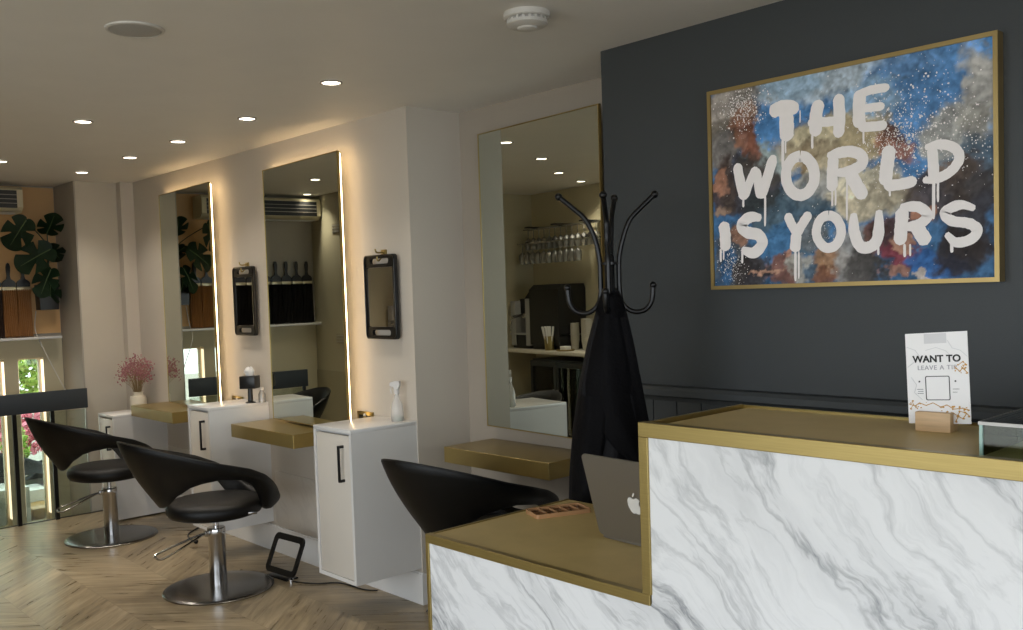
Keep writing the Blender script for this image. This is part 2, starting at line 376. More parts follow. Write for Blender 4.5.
# ------------------------------------------------------------------ balustrade at the stair edge
t = thing('stair_balustrade', 'dark slate handrail board on black posts with a glass pane before the window wall', 'railing', (-7.0, 1.75, 0))
obj('handrail', abox(B(), -7.012, -6.985, 1.44, 2.30, .768, .908, .003), M['teal'], t)
for y in (1.47, 1.818, 2.062): obj('post', abox(B(), -7.018, -6.996, y-.013, y+.013, 0, .80), M['blackm'], t)
obj('glass_pane', abox(B(), -7.026, -7.020, 1.45, 2.29, .004, .76), M['pane'], t)

# ------------------------------------------------------------------ ceiling fittings
def downlight(x, y, label, first=[None]):
    if first[0] is None:
        t = thing('downlight', label, 'ceiling light', (x, y, H), 0, 'downlights in the ceiling')
        obj('trim_ring', lathe(B(), [(.046, -.001), (.047, -.006), (.040, -.007), (.036, -.001)], n=28), M['ring'], t, world=False)
        obj('diffuser', lathe(B(), [(0, -.0035), (.037, -.0035), (.0365, -.0015)], n=28), M['lamp'], t, world=False)
        first[0] = t; return t
    return dup(first[0], (x, y, H), 0, label)
def spot(x, y, e=16, size=115):
    l = bpy.data.lights.new('downlight_beam', 'SPOT'); l.energy = e; l.spot_size = math.radians(size); l.spot_blend = .9; l.color = (1, .91, .80); l.shadow_soft_size = .035
    o = bpy.data.objects.new('downlight_beam', l); C.objects.link(o); o.location = (x, y, H-.012)
LP = [(-3.375, 2.144, 'large ceiling downlight nearest the smoke detector, above the black chairs', 16),
      (-4.269, 2.224, 'second ceiling downlight from the smoke detector in the wall row', 16), (-5.076, 2.223, 'third ceiling downlight from the smoke detector in the wall row', 16),
      (-5.772, 2.222, 'fourth ceiling downlight in the wall row, above the far black chair', 20), (-6.571, 2.205, 'last ceiling downlight of the wall row, by the pillar', 22),
      (-4.753, 1.612, 'ceiling downlight in the outer row beside the grey speaker', 14), (-6.297, 1.639, 'ceiling downlight in the outer row at the left edge of the photo', 24)]
for x, y, lb, e in LP: downlight(x, y, lb); spot(x, y, e*LK)
for x, y, lb in ((-5.331, 1.033, 'ceiling downlight seen third from left in the alcove mirror'), (-5.718, .513, 'ceiling downlight over the coffee corner, last in the row in the alcove mirror'), (-7.25, 1.25, 'ceiling downlight close to the air conditioner, seen in the near backlit mirror')):
    downlight(x, y, lb); spot(x, y, 26*LK)
t = thing('ceiling_speaker', 'round grey flush speaker grille in the ceiling at top left', 'speaker', (-3.078, 1.222, H))
obj('grille', lathe(B(), [(0, -.012), (.05, -.011), (.078, -.006), (.082, -.001)], n=40), M['greyp'], t, world=False)
obj('rim', lathe(B(), [(.080, -.001), (.082, -.007), (.090, -.005), (.092, 0)], n=40), M['plastic'], t, world=False)
t = thing('smoke_detector', 'white two-tier smoke detector on the ceiling by the dark wall', 'smoke detector', (-2.192, 2.135, H))
obj('base', lathe(B(), [(.064, 0), (.064, -.020), (.060, -.024), (0, -.024)], n=40), M['plastic'], t, world=False)
obj('vent_ring', lathe(B(), [(.050, -.024), (.050, -.034), (0, -.034)], n=40), M['greyp'], t, world=False)
obj('cap', lathe(B(), [(.056, -.034), (.057, -.046), (.046, -.054), (.028, -.056), (.026, -.062), (.018, -.066), (0, -.067)], n=40), M['plastic'], t, world=False)
bm = B()
for k in range(20):
    a = k*2*PI/20; abox(bm, .048, .056, -.003, .003, -.036, -.023, mx=Matrix.Rotation(a, 4, 'Z'))
obj('grille_fins', bm, M['plastic'], t, world=False)

for o_ in t.children: o_.scale = (1.17, 1.17, .82)

# ------------------------------------------------------------------ wall mirrors
def wall_mirror(label, x, y, w, z0, z1, deg, yw, led=True):
    """hung slightly out of parallel with its wall: (x, y) is the left front edge"""
    t = thing('wall_mirror', label, 'mirror', (x, y, z0), math.radians(-deg)); h = z1-z0
    obj('mirror_glass', abox(B(), 0, w, 0, .010, 0, h), M['mirror'], t, smooth=False, world=False)
    f = rrect(-.002, w+.002, -.002, h+.002, .001, 1); g = rrect(.003, w-.003, .003, h-.003, .001, 1)
    obj('frame', frame(B(), f, g, -.002, .012), M['gold'], t, smooth=False, world=False)
    c, s = math.cos(math.radians(deg)), math.sin(math.radians(deg))
    def back(u): return x+u*c+.0105*s, y-u*s+.0105*c
    (ax, ay), (bx, by) = back(.12), back(w-.24)
    b = B(); prism(b, [(ax, ay), (bx, by), (bx, yw), (ax, yw)], z0+.03, z1-.06, 'z'); obj('mounting_box', b, M['plastic'], t, smooth=False)
    if led:
        for k, q in enumerate(((.004, .012, .03, h-.012), (w-.012, w-.003, .03, h-.012), (.012, w-.012, h-.014, h-.005))):
            obj('glow_strip', abox(B(), q[0], q[1], .013, .021, q[2], q[3]), M['led'], t, smooth=False, world=False)
    return t
wall_mirror('tall backlit mirror farthest from the camera, above the far brass shelf', -6.394, 2.645, .846, .81, 2.236, 2.5, YW)
wall_mirror('tall backlit mirror between the two hanging hand mirrors', -4.922, 2.645, .845, .81, 2.235, 2.5, YW)
wall_mirror('tall thin gold framed mirror in the alcove behind the coat stand', -3.404, 2.965, .828, .856, 2.25, 4.4, YA, led=False)

# ------------------------------------------------------------------ cabinets
def cabinet(label, x0, x1, y0, z0, z1, feet=False):
    t = thing('wall_cabinet', label, 'cabinet', ((x0+x1)/2, YW, z0))
    b = B(); th = .018
    abox(b, x0, x1, y0, YW, z1-th, z1, .0015); abox(b, x0, x0+th, y0, YW, z0, z1-th); abox(b, x1-th, x1, y0, YW, z0, z1-th); abox(b, x0+th, x1-th, y0, YW, z0, z0+th); abox(b, x0+th, x1-th, y0+.03, YW, z0+th, z1-th)
    obj('body', b, M['white'], t)
    d = obj('door', abox(B(), x0+th+.003, x1-th-.003, y0+.003, y0+.02, z0+th+.002, z1-th-.012, .0015), M['door'], t)
    hx = x1-th-.055; h = B(); zt = z1-.075
    abox(h, hx-.006, hx+.006, y0-.028, y0-.018, zt-.17, zt, .002); abox(h, hx-.006, hx+.006, y0-.02, y0+.004, zt-.012, zt); abox(h, hx-.006, hx+.006, y0-.02, y0+.004, zt-.17, zt-.158)
    obj('handle', h, M['black'], d); return t
cabinet('tall white wall-hung cabinet nearest the reception desk, clear bottle on top', -3.940, -3.6157, 2.324, .175, .893)
cabinet('white wall-hung cabinet between the two brass shelves, black tissue holder on top', -5.357, -5.07, 2.324, .175, .893)
cabinet('low white cabinet by the pillar with a pink flower vase on top', -6.86, -6.575, 2.324, .012, .735)
# marble wall panels under the shelves
for x0, x1, lb in ((-5.03, -3.945, 'marbled wall panel under the brass shelf with the footrest in front'), (-6.57, -5.36, 'marbled wall panel under the far brass shelf')):
    b = B(); abox(b, x0+.01, x1-.01, YW-.008, YW, .158, .485, .002)
    tag(obj('wall_panel', b, M['marble2']), lb, 'wall panel')

# ------------------------------------------------------------------ brass shelves
def shelf(label, x0, x1, y0, y1, z1, xs=0.):
    t = thing('floating_shelf', label, 'shelf', ((x0+x1)/2, y1, z1-.073))
    b = B(); prism(b, [(x0, y0), (x1, y0), (x1+xs, y1), (x0+xs*.2, y1)], z1-.073, z1, 'z')
    bmesh.ops.bevel(b, geom=list(b.edges), offset=.0015, segments=1, affect='EDGES')
    obj('board', b, M['goldshelf'], t, smooth=False)
    b = B(); abox(b, x0+.05, x1-.05, y1-.03, y1-.001, z1-.11, z1-.0735); obj('bracket', b, M['gold'], t)
shelf('brass floating shelf under the backlit mirror beside the near cabinet', -5.000, -4.305, 2.419, YW-.001, .797)
shelf('far brass floating shelf beside the vase of pink flowers', -6.550, -5.86, 2.44, YW-.001, .797)
shelf('brass floating shelf in the alcove, behind the reception desk', -3.437, -2.745, 2.717, YA-.001, .783)

# ------------------------------------------------------------------ sockets
def socket(label, x0, x1, z0, z1, y=YW):
    t = thing('wall_socket', label, 'socket', ((x0+x1)/2, y, z0))
    obj('plate', abox(B(), x0, x1, y-.008, y, z0, z1, .002), M['gold'], t)
    w = (x1-x0)
    for k in (0, 1):
        c = x0+w*(.27+.46*k); obj('outlet_face', abox(B(), c-.02, c+.02, y-.010, y-.006, z0+.012, z0+.06, .001), M['black'], t)
    obj('switch', abox(B(), (x0+x1)/2-.008, (x0+x1)/2+.008, y-.013, y-.006, z1-.024, z1-.010, .001), M['plastic'], t)
socket('brass double socket on the wall just above the near white cabinet', -4.115, -3.973, .83, .908)
socket('brass double socket on the wall above the middle white cabinet', -5.530, -5.385, .83, .902)

# ------------------------------------------------------------------ salon chairs (forward is +Y)
def interp(tb, x):
    if x <= tb[0][0]: return tb[0][1]
    for (a, u), (b, v) in zip(tb, tb[1:]):
        if x <= b:
            s = (x-a)/(b-a); return u+(v-u)*s
    return tb[-1][1]
def salon_chair(label, lift=0.):
    t = thing('salon_chair', label, 'chair', (0, 0, 0), 0, 'black salon chairs')
    # seat
    obj('seat', lathe(B(), [(0, .388), (.15, .388), (.205, .392), (.232, .402), (.243, .420), (.244, .445), (.236, .462), (.218, .472), (.16, .480), (.08, .484), (0, .485)], n=56), M['leather'], t, world=False)
    RU = [(0, .472), (15, .458), (30, .428), (60, .362), (90, .320), (135, .315), (160, .326), (180, .333)]
    ZU = [(-.472, .822), (-.33, .772), (-.19, .722), (-.06, .684), (.05, .650), (.15, .602), (.22, .550), (.28, .495), (.31, .472), (.333, .462)]
    RL = [(0, .290), (45, .285), (90, .280), (135, .275), (160, .285), (180, .290)]
    ZL = [(-.290, .475), (-.275, .510), (-.26, .545), (-.215, .588), (-.17, .606), (-.09, .618), (.025, .602), (.10, .560), (.14, .508), (.17, .46), (.20, .425), (.24, .400), (.29, .390)]
    IN = [(0, .028), (100, .030), (140, .05), (165, .075), (180, .08)]
    n = 96; b = B(); rings = []
    for k in range(n):
        a = -180+360*k/n; A = abs(a); ru, rl, th = interp(RU, A), interp(RL, A), interp(IN, A); ca = math.cos(math.radians(A))
        zu, zl = interp(ZU, -ru*ca), interp(ZL, -rl*ca)
        pts = []
        K = 8
        for j in range(K+1):                     # outer face, top to bottom
            s = j/K; bulge = .020*math.sin(PI*s)*(1 if A < 120 else 1+.4*(A-120)/60)
            pts.append((ru+(rl-ru)*s+bulge, zu+(zl-zu)*s))
        dn = min(th, (zu-zl)*.6)
        pts.append((rl-.4*th, zl-.004 if A > 150 else zl-.003))
        for j in range(K, -1, -1):
            s = j/K; s2 = .03+.94*s; bulge = .016*math.sin(PI*s)
            pts.append((ru+(rl-ru)*s2+bulge-th*(.35+.65*math.sin(PI*min(1, .25+.6*s))), zu+(zl-zu)*s2-.002))
        pts.append((ru-.3*th*.5, zu+.006))
        ph = math.radians(a)
        rings.append([b.verts.new((r*math.sin(ph), -r*math.cos(ph), z)) for r, z in pts])
    for k in range(n):
        A_, B_ = rings[k], rings[(k+1) % n]; m = len(A_)
        for j in range(m): b.faces.new([A_[j], A_[(j+1) % m], B_[(j+1) % m], B_[j]])
    bk = obj('backrest', b, M['leather'], t, world=False, ang=60)
    # seam along the top rim
    rim = []
    for k in range(n):
        a = -180+360*k/n; A = abs(a); ru = interp(RU, A); ph = math.radians(a); rim.append(((ru-.004)*math.sin(ph), -(ru-.004)*math.cos(ph), interp(ZU, -ru*math.cos(ph))+.005))
    obj('piping', tube(B(), rim, .0035, 6, closed=True), M['black'], bk, world=False)
    obj('maker_tag', abox(B(), -.022, .022, -.0015, .0015, -.006, .006, .001, mx=Matrix.Translation((.246, .085, .418)) @ Matrix.Rotation(math.radians(70), 4, 'Z')), M['steel'], t, world=False)
    obj('under_plate', lathe(B(), [(0, .372), (.085, .372), (.09, .388), (0, .389)], n=24), M['blackm'], t, world=False)
    obj('lift_rod', lathe(B(), [(.0, .29), (.013, .29), (.013, .374), (0, .374)], n=16), M['chrome'], t, world=False)
    obj('column', lathe(B(), [(.044, .012), (.044, .285), (.046, .288), (.046, .318), (.042, .324), (0, .324)], n=32), M['chrome'], t, world=False)
    obj('base', lathe(B(), [(.0, .026), (.06, .024), (.20, .018), (.262, .014), (.276, .010), (.280, .005), (.278, 0), (0, 0)], n=64), M['steel'], t, world=False)
    lv = B(); tube(lv, smooth_path([(0, -.045, .298), (-.02, -.09, .292), (-.035, -.16, .272), (-.04, -.30, .236), (-.005, -.318, .226), (.035, -.30, .226), (.03, -.19, .262), (.015, -.10, .292), (0, -.055, .300)], 4), .0055, 8)
    abox(lv, -.014, .014, -.066, -.03, .285, .312, .003)
    obj('foot_lever', lv, M['chrome'], t, world=False)
    if lift:
        for o in t.children:
            n_ = o.name.split('.')[0]
            if n_ in ('seat', 'backrest', 'maker_tag', 'under_plate'): o.location.z += lift
            if n_ == 'lift_rod': o.scale.z = 1; o.location.z += lift*.98
    return t
ch = salon_chair('black salon chair on a round steel base in front of the near backlit mirror')
ch.location = (-4.627, 2.13, 0)
dup(ch, (-6.184, 2.14, 0), 0, 'far black salon chair in front of the vase and far brass shelf')
c3 = salon_chair('black salon chair behind the reception desk, under the alcove shelf', .04); c3.location = (CX3, CY3, 0); c3.rotation_euler = (0, 0, math.radians(CH3))
dup(ch, (-8.75, 2.30, -.81+.22), math.radians(-60), 'black tub chair outdoors seen through the window slots', 'black chairs outside')
dup(ch, (-9.55, 2.72, -.81+.18), math.radians(130), 'second black tub chair outdoors, facing the first', 'black chairs outside')

# ------------------------------------------------------------------ footrest with cable
def footrest(label, loc, rz, group=None):
    t = thing('footrest', label, 'footrest', loc, rz)
    o = rrect(-.135, .135, 0, .215, .035, 4); i = rrect(-.110, .110, .032, .180, .012, 4)
    b = frame(B(), o, i, -.006, .006); b.transform(Matrix.Translation((0, 0, .018)) @ Matrix.Rotation(math.radians(-24), 4, 'X') )
    obj('foot_frame', b, M['black'], t, world=False)
    b = B(); abox(b, -.095, .095, -.02, .055, 0, .008, .002); obj('floor_plate', b, M['blackm'], t, world=False)
    obj('pivot', lathe(B(), [(0, 0), (.014, 0), (.014, .012), (.008, .016), (0, .017)], .11, .0, n=16), M['chrome'], t, world=False); return t
footrest('black rectangular footrest frame standing on the floor by the near cabinet', (-4.545, 2.435, 0), math.radians(5))
b = B(); tube(b, smooth_path([(-5.60, 2.44, .010), (-5.70, 2.45, .006), (-5.84, 2.50, .006), (-5.90, 2.60, .02), (-5.88, 2.675, .06)], 6), .006, 6); ball(b, (-5.59, 2.438, .014), .014)
tag(obj('floor_cable', b, M['blackm']), 'black cable with a round plug on the floor between the two salon chairs', 'cable')
b = B(); tube(b, smooth_path([(-4.43, 2.44, .004), (-4.30, 2.50, .004), (-4.20, 2.60, .004), (-4.02, 2.62, .004), (-3.95, 2.66, .004)], 6), .0035, 6); tag(obj('floor_cable', b, M['black']), 'thin black cable on the floor from the footrest to the near cabinet', 'cable')
# ------------------------------------------------------------------ reception desk
DX0, DX1, DX2, DY0, DYU, DYL, ZL_, ZU_ = -2.040, -1.279, .75, 1.538, 1.922, 2.10, .845, 1.214
t = thing('reception_desk', 'stepped white marble reception desk with brass edges and brass tops', 'desk', (-1.0, 1.75, 0))
b = B(); prism(b, [(DX0+.006, 0), (DX2, 0), (DX2, ZU_-.03), (DX1+.022, ZU_-.03), (DX1+.022, ZL_-.02), (DX0+.006, ZL_-.02)], DY0+.003, DY0+.022)
obj('marble_front', b, M['marble'], t, smooth=False)
b = B(); abox(b, DX0+.006, DX0+.024, DY0+.022, DYL-.02, 0, ZL_-.02); obj('marble_side', b, M['marble'], t, smooth=False)
b = B(); abox(b, DX0, DX1-.001, DY0+.018, DYL, ZL_-.022, ZL_-.004); obj('lower_worktop', b, M['goldtop'], t, smooth=False)
b = B(); abox(b, DX1+.02, DX2, DY0+.018, DYU, ZU_-.030, ZU_-.010); obj('upper_worktop', b, M['goldtop'], t, smooth=False)
b = B()
abox(b, DX0, DX1+.020, DY0-.002, DY0+.018, ZL_-.024, ZL_, .0012)                       # front lip, lower
abox(b, DX0, DX0+.008, DY0+.018, DYL, ZL_-.024, ZL_-.001, .0012)                       # left lip
abox(b, DX0, DX0+.012, DY0-.002, DY0+.01, 0, ZL_-.024, .0012)                          # corner strip
abox(b, DX1, DX1+.024, DY0-.002, DY0+.018, ZL_, ZU_-.0315, .0012)                      # riser strip
abox(b, DX1, DX2, DY0-.002, DY0+.018, ZU_-.0315, ZU_, .0012)                           # front lip, upper
abox(b, DX1, DX1+.008, DY0+.018, DYU, ZU_-.030, ZU_-.002, .0012); abox(b, DX1, DX2, DYU, DYU+.006, ZU_-.030, ZU_-.004, .0012)
obj('brass_trim', b, M['gold'], t, smooth=False)
b = B(); abox(b, DX1+.004, DX1+.022, DY0+.018, DYU, ZL_-.004, ZU_-.030); obj('riser_panel', b, M['goldtop'], t, smooth=False)
b = B(); abox(b, DX1+.02, DX2, DYU-.03, DYU-.012, 0, ZU_-.03); abox(b, DX2-.02, DX2, DY0+.022, DYU-.03, 0, ZU_-.03); abox(b, DX0+.5, DX0+.52, DY0+.03, DYL-.06, 0, ZL_-.022); obj('carcass', b, M['white'], t, smooth=False)

# ------------------------------------------------------------------ laptop
t = thing('laptop', 'open grey aluminium laptop on the lower brass desk top, seen from behind', 'laptop', (-1.506, 1.826, ZL_-.0035), math.radians(-3))
obj('keyboard_base', prism(B(), rrect(-.155, .155, .0, .215, .012, 4), .0, .011, 'z'), M['alu'], t, world=False)
b = prism(B(), rrect(-.155, .155, 0, .230, .012, 4), -.0025, .0025)
LM = Matrix.Translation((0, -.004, .010)) @ Matrix.Rotation(math.radians(15.5), 4, 'X')
b.transform(LM); lid = obj('lid', b, M['alu'], t, world=False)
def apple(s):                                     # bitten fruit outline
    pts = [(0, .36), (.10, .42), (.22, .46), (.36, .42), (.46, .33), (.40, .27), (.345, .17), (.345, .05), (.39, -.05), (.485, -.12), (.43, -.26), (.34, -.40), (.24, -.49), (.14, -.50), (.04, -.465), (-.04, -.465), (-.14, -.50), (-.24, -.48), (-.36, -.35), (-.45, -.17), (-.485, .02), (-.46, .22), (-.38, .37), (-.26, .45), (-.13, .44)]
    return [(v.x*s, v.z*s) for v in smooth_path([(a, 0, c) for a, c in pts], 3, closed=True)]
b = prism(B(), [(x, z+.108) for x, z in apple(.046)], -.0032, -.0024)
lf = [(-.02, .50), (.0, .64), (.10, .76), (.17, .78), (.15, .66), (.06, .54)]
prism(b, [(x*.046, z*.046+.108) for x, z in lf], -.0032, -.0024); b.transform(LM); obj('lid_logo', b, M['logo'], lid, world=False)
# ------------------------------------------------------------------ clear amber case on the desk
t = thing('amber_tray', 'amber clear acrylic case lying on the lower brass desk top by the laptop', 'tray', (-1.94, 1.955, ZL_-.004), math.radians(-22))
# corners fitted to a 9.5 x 18 cm case
b = B(); o = rrect(-.047, .047, -.088, .088, .010, 4); i = rrect(-.043, .043, -.084, .084, .007, 4)
b = frame(b, o, i, 0, .012); b.transform(Matrix.Rotation(PI/2, 4, 'X')); b.transform(Matrix.Translation((0, 0, .0)))
obj('rim', b, M['amberp'], t, world=False)
obj('panel', prism(B(), i, .0, .003, 'z'), M['amber'], t, world=False)
b = B()
for yy in (-.05, -.015, .02, .055): abox(b, -.041, .041, yy, yy+.003, .003, .010)
obj('divider', b, M['amberp'], t, world=False)

# ------------------------------------------------------------------ tip card in a wooden block, glass box
t = thing('tip_card', 'white marbled card reading WANT TO LEAVE A TIP in a wooden block', 'sign', (-.772, 1.822, ZU_-.010), math.radians(2))
b = B(); abox(b, -.033, .033, -.020, -.003, 0, .037, .001); abox(b, -.033, .033, .003, .020, 0, .037, .001); abox(b, -.033, .033, -.003, .003, 0, .012)
obj('wooden_block', b, M['wood'], t, world=False)
KM = Matrix.Translation((.006, 0, .014)) @ Matrix.Rotation(math.radians(-4), 4, 'X') @ Matrix.Rotation(math.radians(-3.5), 4, 'Y')
b = B(); abox(b, -.0585, .0585, -.001, .001, 0, .176); b.transform(KM); cd = obj('card', b, M['card'], t, world=False)
def on_card(name, bm, m, z, x=0, y=-.0013):
    bm.transform(KM @ Matrix.Translation((x, y, z)) @ Matrix.Rotation(PI/2, 4, 'X')); obj(name, bm, m, cd, smooth=False, world=False)
on_card('headline', text_bm('WANT TO', .0185, .0006, 1.03), M['ink'], .119)
on_card('lettering', text_bm('LEAVE A TIP', .0125, 0, 1.12), M['inkg'], .104)
b = B(); prism(b, [(-.022, .155), (.020, .155), (.020, .174), (-.022, .174)], -.0016, -.0011); b.transform(KM); obj('header_patch', b, M['cardgrey'], cd, smooth=False, world=False)
o = rrect(-.023, .023, .045, .092, .003, 2); i = rrect(-.0215, .0215, .0465, .0905, .002, 2)
b = frame(B(), o, i, -.0016, -.0011); abox(b, -.036, -.033, -.0016, -.0011, .080, .083); abox(b, .032, .035, -.0016, -.0011, .080, .083)
for z_, w_ in ((.066, .012), (.062, .010), (.058, .011)): abox(b, -.0275-w_, -.0275, -.0016, -.0011, z_, z_+.0008)
for z_, w_ in ((.066, .012), (.060, .008)): abox(b, .028, .028+w_, -.0016, -.0011, z_, z_+.0008)
b.transform(KM); obj('code_border', b, M['ink'], cd, smooth=False, world=False)
rnd = random.Random(4); b = B()
def blotch(b, cx, cz, r, y=-.0016):
    n = rnd.randint(5, 8); prism(b, [(cx+r*rnd.uniform(.45, 1.25)*math.cos(k*2*PI/n), cz+r*rnd.uniform(.3, .9)*math.sin(k*2*PI/n)) for k in range(n)], y, y+.0005)
def vein(b, pts, w):
    for (ax, az), (cx, cz) in zip(pts, pts[1:]):
        d = Vector((cx-ax, cz-az)); nn = Vector((-d.y, d.x)).normalized()*w/2
        prism(b, [(ax+nn.x, az+nn.y), (ax-nn.x, az-nn.y), (cx-nn.x, cz-nn.y), (cx+nn.x, cz+nn.y)], -.0016, -.0011)
for pts, w in (([(-.057, .038), (-.045, .034), (-.036, .040), (-.024, .035), (-.010, .040), (.004, .032), (.016, .036), (.028, .028), (.045, .030), (.057, .026)], .0014),
               ([(.030, .004), (.036, .014), (.044, .010), (.051, .020), (.057, .014)], .0016), ([(.024, .022), (.034, .016), (.040, .024), (.046, .022)], .0012),
               ([(.034, .108), (.042, .100), (.048, .106), (.057, .096)], .0016), ([(.040, .112), (.048, .118), (.056, .112)], .0012), ([(-.055, .028), (-.048, .036), (-.050, .044)], .001)):
    vein(b, pts, w)
    for q in pts: blotch(b, q[0]+rnd.uniform(-.002, .002) if abs(q[0]) < .054 else q[0]*.96, q[1], rnd.uniform(.0014, .0032))
for _ in range(26): blotch(b, rnd.uniform(-.004, .054), rnd.uniform(.006, .034), rnd.uniform(.0012, .0034))
for _ in range(10): blotch(b, rnd.uniform(.034, .055), rnd.uniform(.094, .112), rnd.uniform(.0010, .0028))
for _ in range(10): blotch(b, rnd.uniform(-.055, -.01), rnd.uniform(.028, .042), rnd.uniform(.0008, .0022))
b.transform(KM); obj('gold_print', b, M['inkgold'], cd, smooth=False, world=False)
b = B()
for pts in ([(-.057, .150), (-.04, .143), (-.03, .128), (-.045, .118), (-.056, .110)], [(.022, .16), (.03, .145), (.045, .140), (.057, .128)], [(-.05, .09), (-.04, .075), (-.045, .06), (-.03, .046)], [(-.02, .142), (0, .147), (.018, .14), (.03, .126)]): vein(b, pts, .0011)
b.transform(KM); obj('grey_veining', b, M['cardgrey'], cd, smooth=False, world=False)

t = thing('glass_display_box', 'low clear glass display box on the upper brass desk top at right', 'display box', (-.43, 1.72, ZU_-.010))
x0, x1, y0, y1, z0, z1 = -.608, -.25, 1.600, 1.83, ZU_-.0095, 1.257
b = B()
for q in ((x0, x1, y0, y0+.004, z0, z1), (x0, x1, y1-.004, y1, z0, z1), (x0, x0+.004, y0+.004, y1-.004, z0, z1), (x1-.004, x1, y0+.004, y1-.004, z0, z1)): abox(b, *q)
obj('side_panel', b, M['glass'], t, smooth=False)
obj('lid', abox(B(), x0-.001, x1+.001, y0-.001, y1+.001, z1, z1+.004, .0006), M['glass'], t, smooth=False)
for ya in (y0-.0006, y1-.0045): obj('polished_edge', abox(B(), x0-.0006, x0+.0045, ya, ya+.0051, z0, z1), M['gedge'], t, smooth=False)
b = B(); abox(b, x0-.001, x1+.001, y0-.002, y0+.001, z1-.001, z1+.0045); abox(b, x0-.002, x0+.001, y0-.001, y1+.001, z1-.001, z1+.0045); obj('lid_edge', b, M['alu'], t, smooth=False)
obj('lid_knob', lathe(B(), [(0, .016), (.006, .015), (.007, .010), (.004, .004), (.004, 0)], -.505, 1.715, z1+.004, 16), M['chrome'], t)

# ------------------------------------------------------------------ coat stand and coat
SX, SY = -2.015, 2.30
yaw = math.atan2(.66, .75)
t = thing('coat_stand', 'black metal coat stand with curved hooks and ball tips before the alcove mirror', 'coat stand', (SX, SY, 0), yaw)
for k, (ang, rt_, zt_) in enumerate(((0, .150, 1.795), (180, .158, 1.800), (80, .13, 1.80), (262, .10, 1.79))):
    a = math.radians(ang); d = Vector((math.cos(a), math.sin(a), 0))
    P = [(rt_, zt_), (rt_*.72, zt_-.038), (rt_*.46, zt_-.078), (.046, zt_-.135), (.032, 1.60), (.030, 1.55), (.031, 1.48), (.040, 1.448), (.062, 1.426), (.088, 1.420), (.116, 1.430), (.133, 1.458), (.138, 1.505)]
    if k > 1: P = P[:8]+[(.060, 1.430), (.082, 1.426), (.10, 1.438), (.108, 1.462), (.110, 1.49)]
    pts = smooth_path([(d.x*r, d.y*r, z) for r, z in P], 5)
    b = B(); tube(b, pts, .0085, 10); ball(b, pts[0], .0125); ball(b, pts[-1], .0115)
    obj('hook_arm', b, M['blackm'], t, world=False)
for z in (1.47, 1.575): obj('collar', lathe(B(), [(0, z), (.030, z), (.030, z+.008), (0, z+.008)], n=20), M['blackm'], t, world=False)
obj('pole', lathe(B(), [(0, .03), (.016, .03), (.016, 1.60), (.012, 1.61), (0, 1.612)], n=20), M['blackm'], t, world=False)
b = B()
for k in range(4):
    a = math.radians(45+90*k); c, s = math.cos(a), math.sin(a)
    tube(b, smooth_path([(c*.016, s*.016, .32), (c*.06, s*.06, .16), (c*.12, s*.12, .06), (c*.17, s*.17, .010)], 5), .009, 8)
tube(b, [(.12*math.cos(k*PI/12), .12*math.sin(k*PI/12), .055) for k in range(24)], .006, 8, closed=True)
obj('base', b, M['blackm'], t, world=False)
# the coat: pleated cloth falling from the hooks
t = thing('black_coat', 'black nylon coat hanging from the coat stand beside the laptop', 'coat', (SX, SY, .70), yaw)
def S_(tb, z): return interp(tb, z)
LT = [(0, -.158), (.10, -.155), (.20, -.150), (.34, -.135), (.50, -.108), (.62, -.080), (.70, -.056), (.765, -.038), (.79, -.026)]
RT = [(0, .150), (.10, .145), (.20, .135), (.34, .118), (.50, .092), (.62, .072), (.70, .056), (.765, .040), (.79, .030)]
b = B(); nA, nZ = 72, 40; rings = []
for j in range(nZ+1):
    z = .79*j/nZ; l, r = S_(LT, z), S_(RT, z); cx, hw = (l+r)/2, (r-l)/2; dp = hw*.62+.012
    ring = []
    for k in range(nA):
        a = 2*PI*k/nA; f = max(0., 1-z/.82)
        pl = 1+(.10*math.sin(a*7+z*2.4)+.07*math.sin(a*12-1.7+z*5)+.05*noise.noise(Vector((math.cos(a)*2, math.sin(a)*2, z*6))))*min(1, f*1.6+.25)
        side = abs(math.cos(a))
        px_ = cx+hw*math.cos(a)*(1+(pl-1)*.25*(1-side)); py_ = dp*math.sin(a)*pl
        ring.append(b.verts.new((px_, py_, z+(.012*math.sin(a*5) if j == 0 else 0))))
    rings.append(ring)
for a_, b_ in zip(rings, rings[1:]):
    for k in range(nA): b.faces.new([a_[k], a_[(k+1) % nA], b_[(k+1) % nA], b_[k]])
b.faces.new(rings[-1]); b.faces.new(rings[0][::-1])
obj('body', b, M['cloth'], t, world=False, ang=80)
def cloth_flap(name, outline, y_base, amp, ph):
    """one draped panel lying over the coat body; outline rows = (z, left x, right x)"""
    b = B(); rows = []; n = 18
    for z, l, r in outline:
        row = []
        for k in range(n+1):
            s = k/n; x = l+(r-l)*s; hw = (S_(RT, z)-S_(LT, z))/2; cx = (S_(RT, z)+S_(LT, z))/2; dp = hw*.62+.012
            c = max(-1, min(1, (x-cx)/(hw+1e-6))); y = -(dp*math.sqrt(max(0, 1-c*c))*1.02+y_base*math.sin(PI*min(1, max(0, s)))**.5+amp*math.sin(s*9+ph+z*7))
            row.append(b.verts.new((x, y-.004, z)))
        rows.append(row)
    for a_, b_ in zip(rows, rows[1:]):
        for k in range(n): b.faces.new([a_[k], a_[k+1], b_[k+1], b_[k]])
    bmesh.ops.solidify(b, geom=b.faces[:], thickness=.006)
    return b
obj('front_panel', cloth_flap('f', [(.775, -.020, .020), (.70, -.040, .030), (.60, -.068, .046), (.50, -.088, .060), (.42, -.086, .075), (.36, -.050, .088), (.30, -.005, .098), (.26, .035, .104), (.235, .07, .108)], .016, .004, 0), M['cloth'], t, world=False, ang=80)
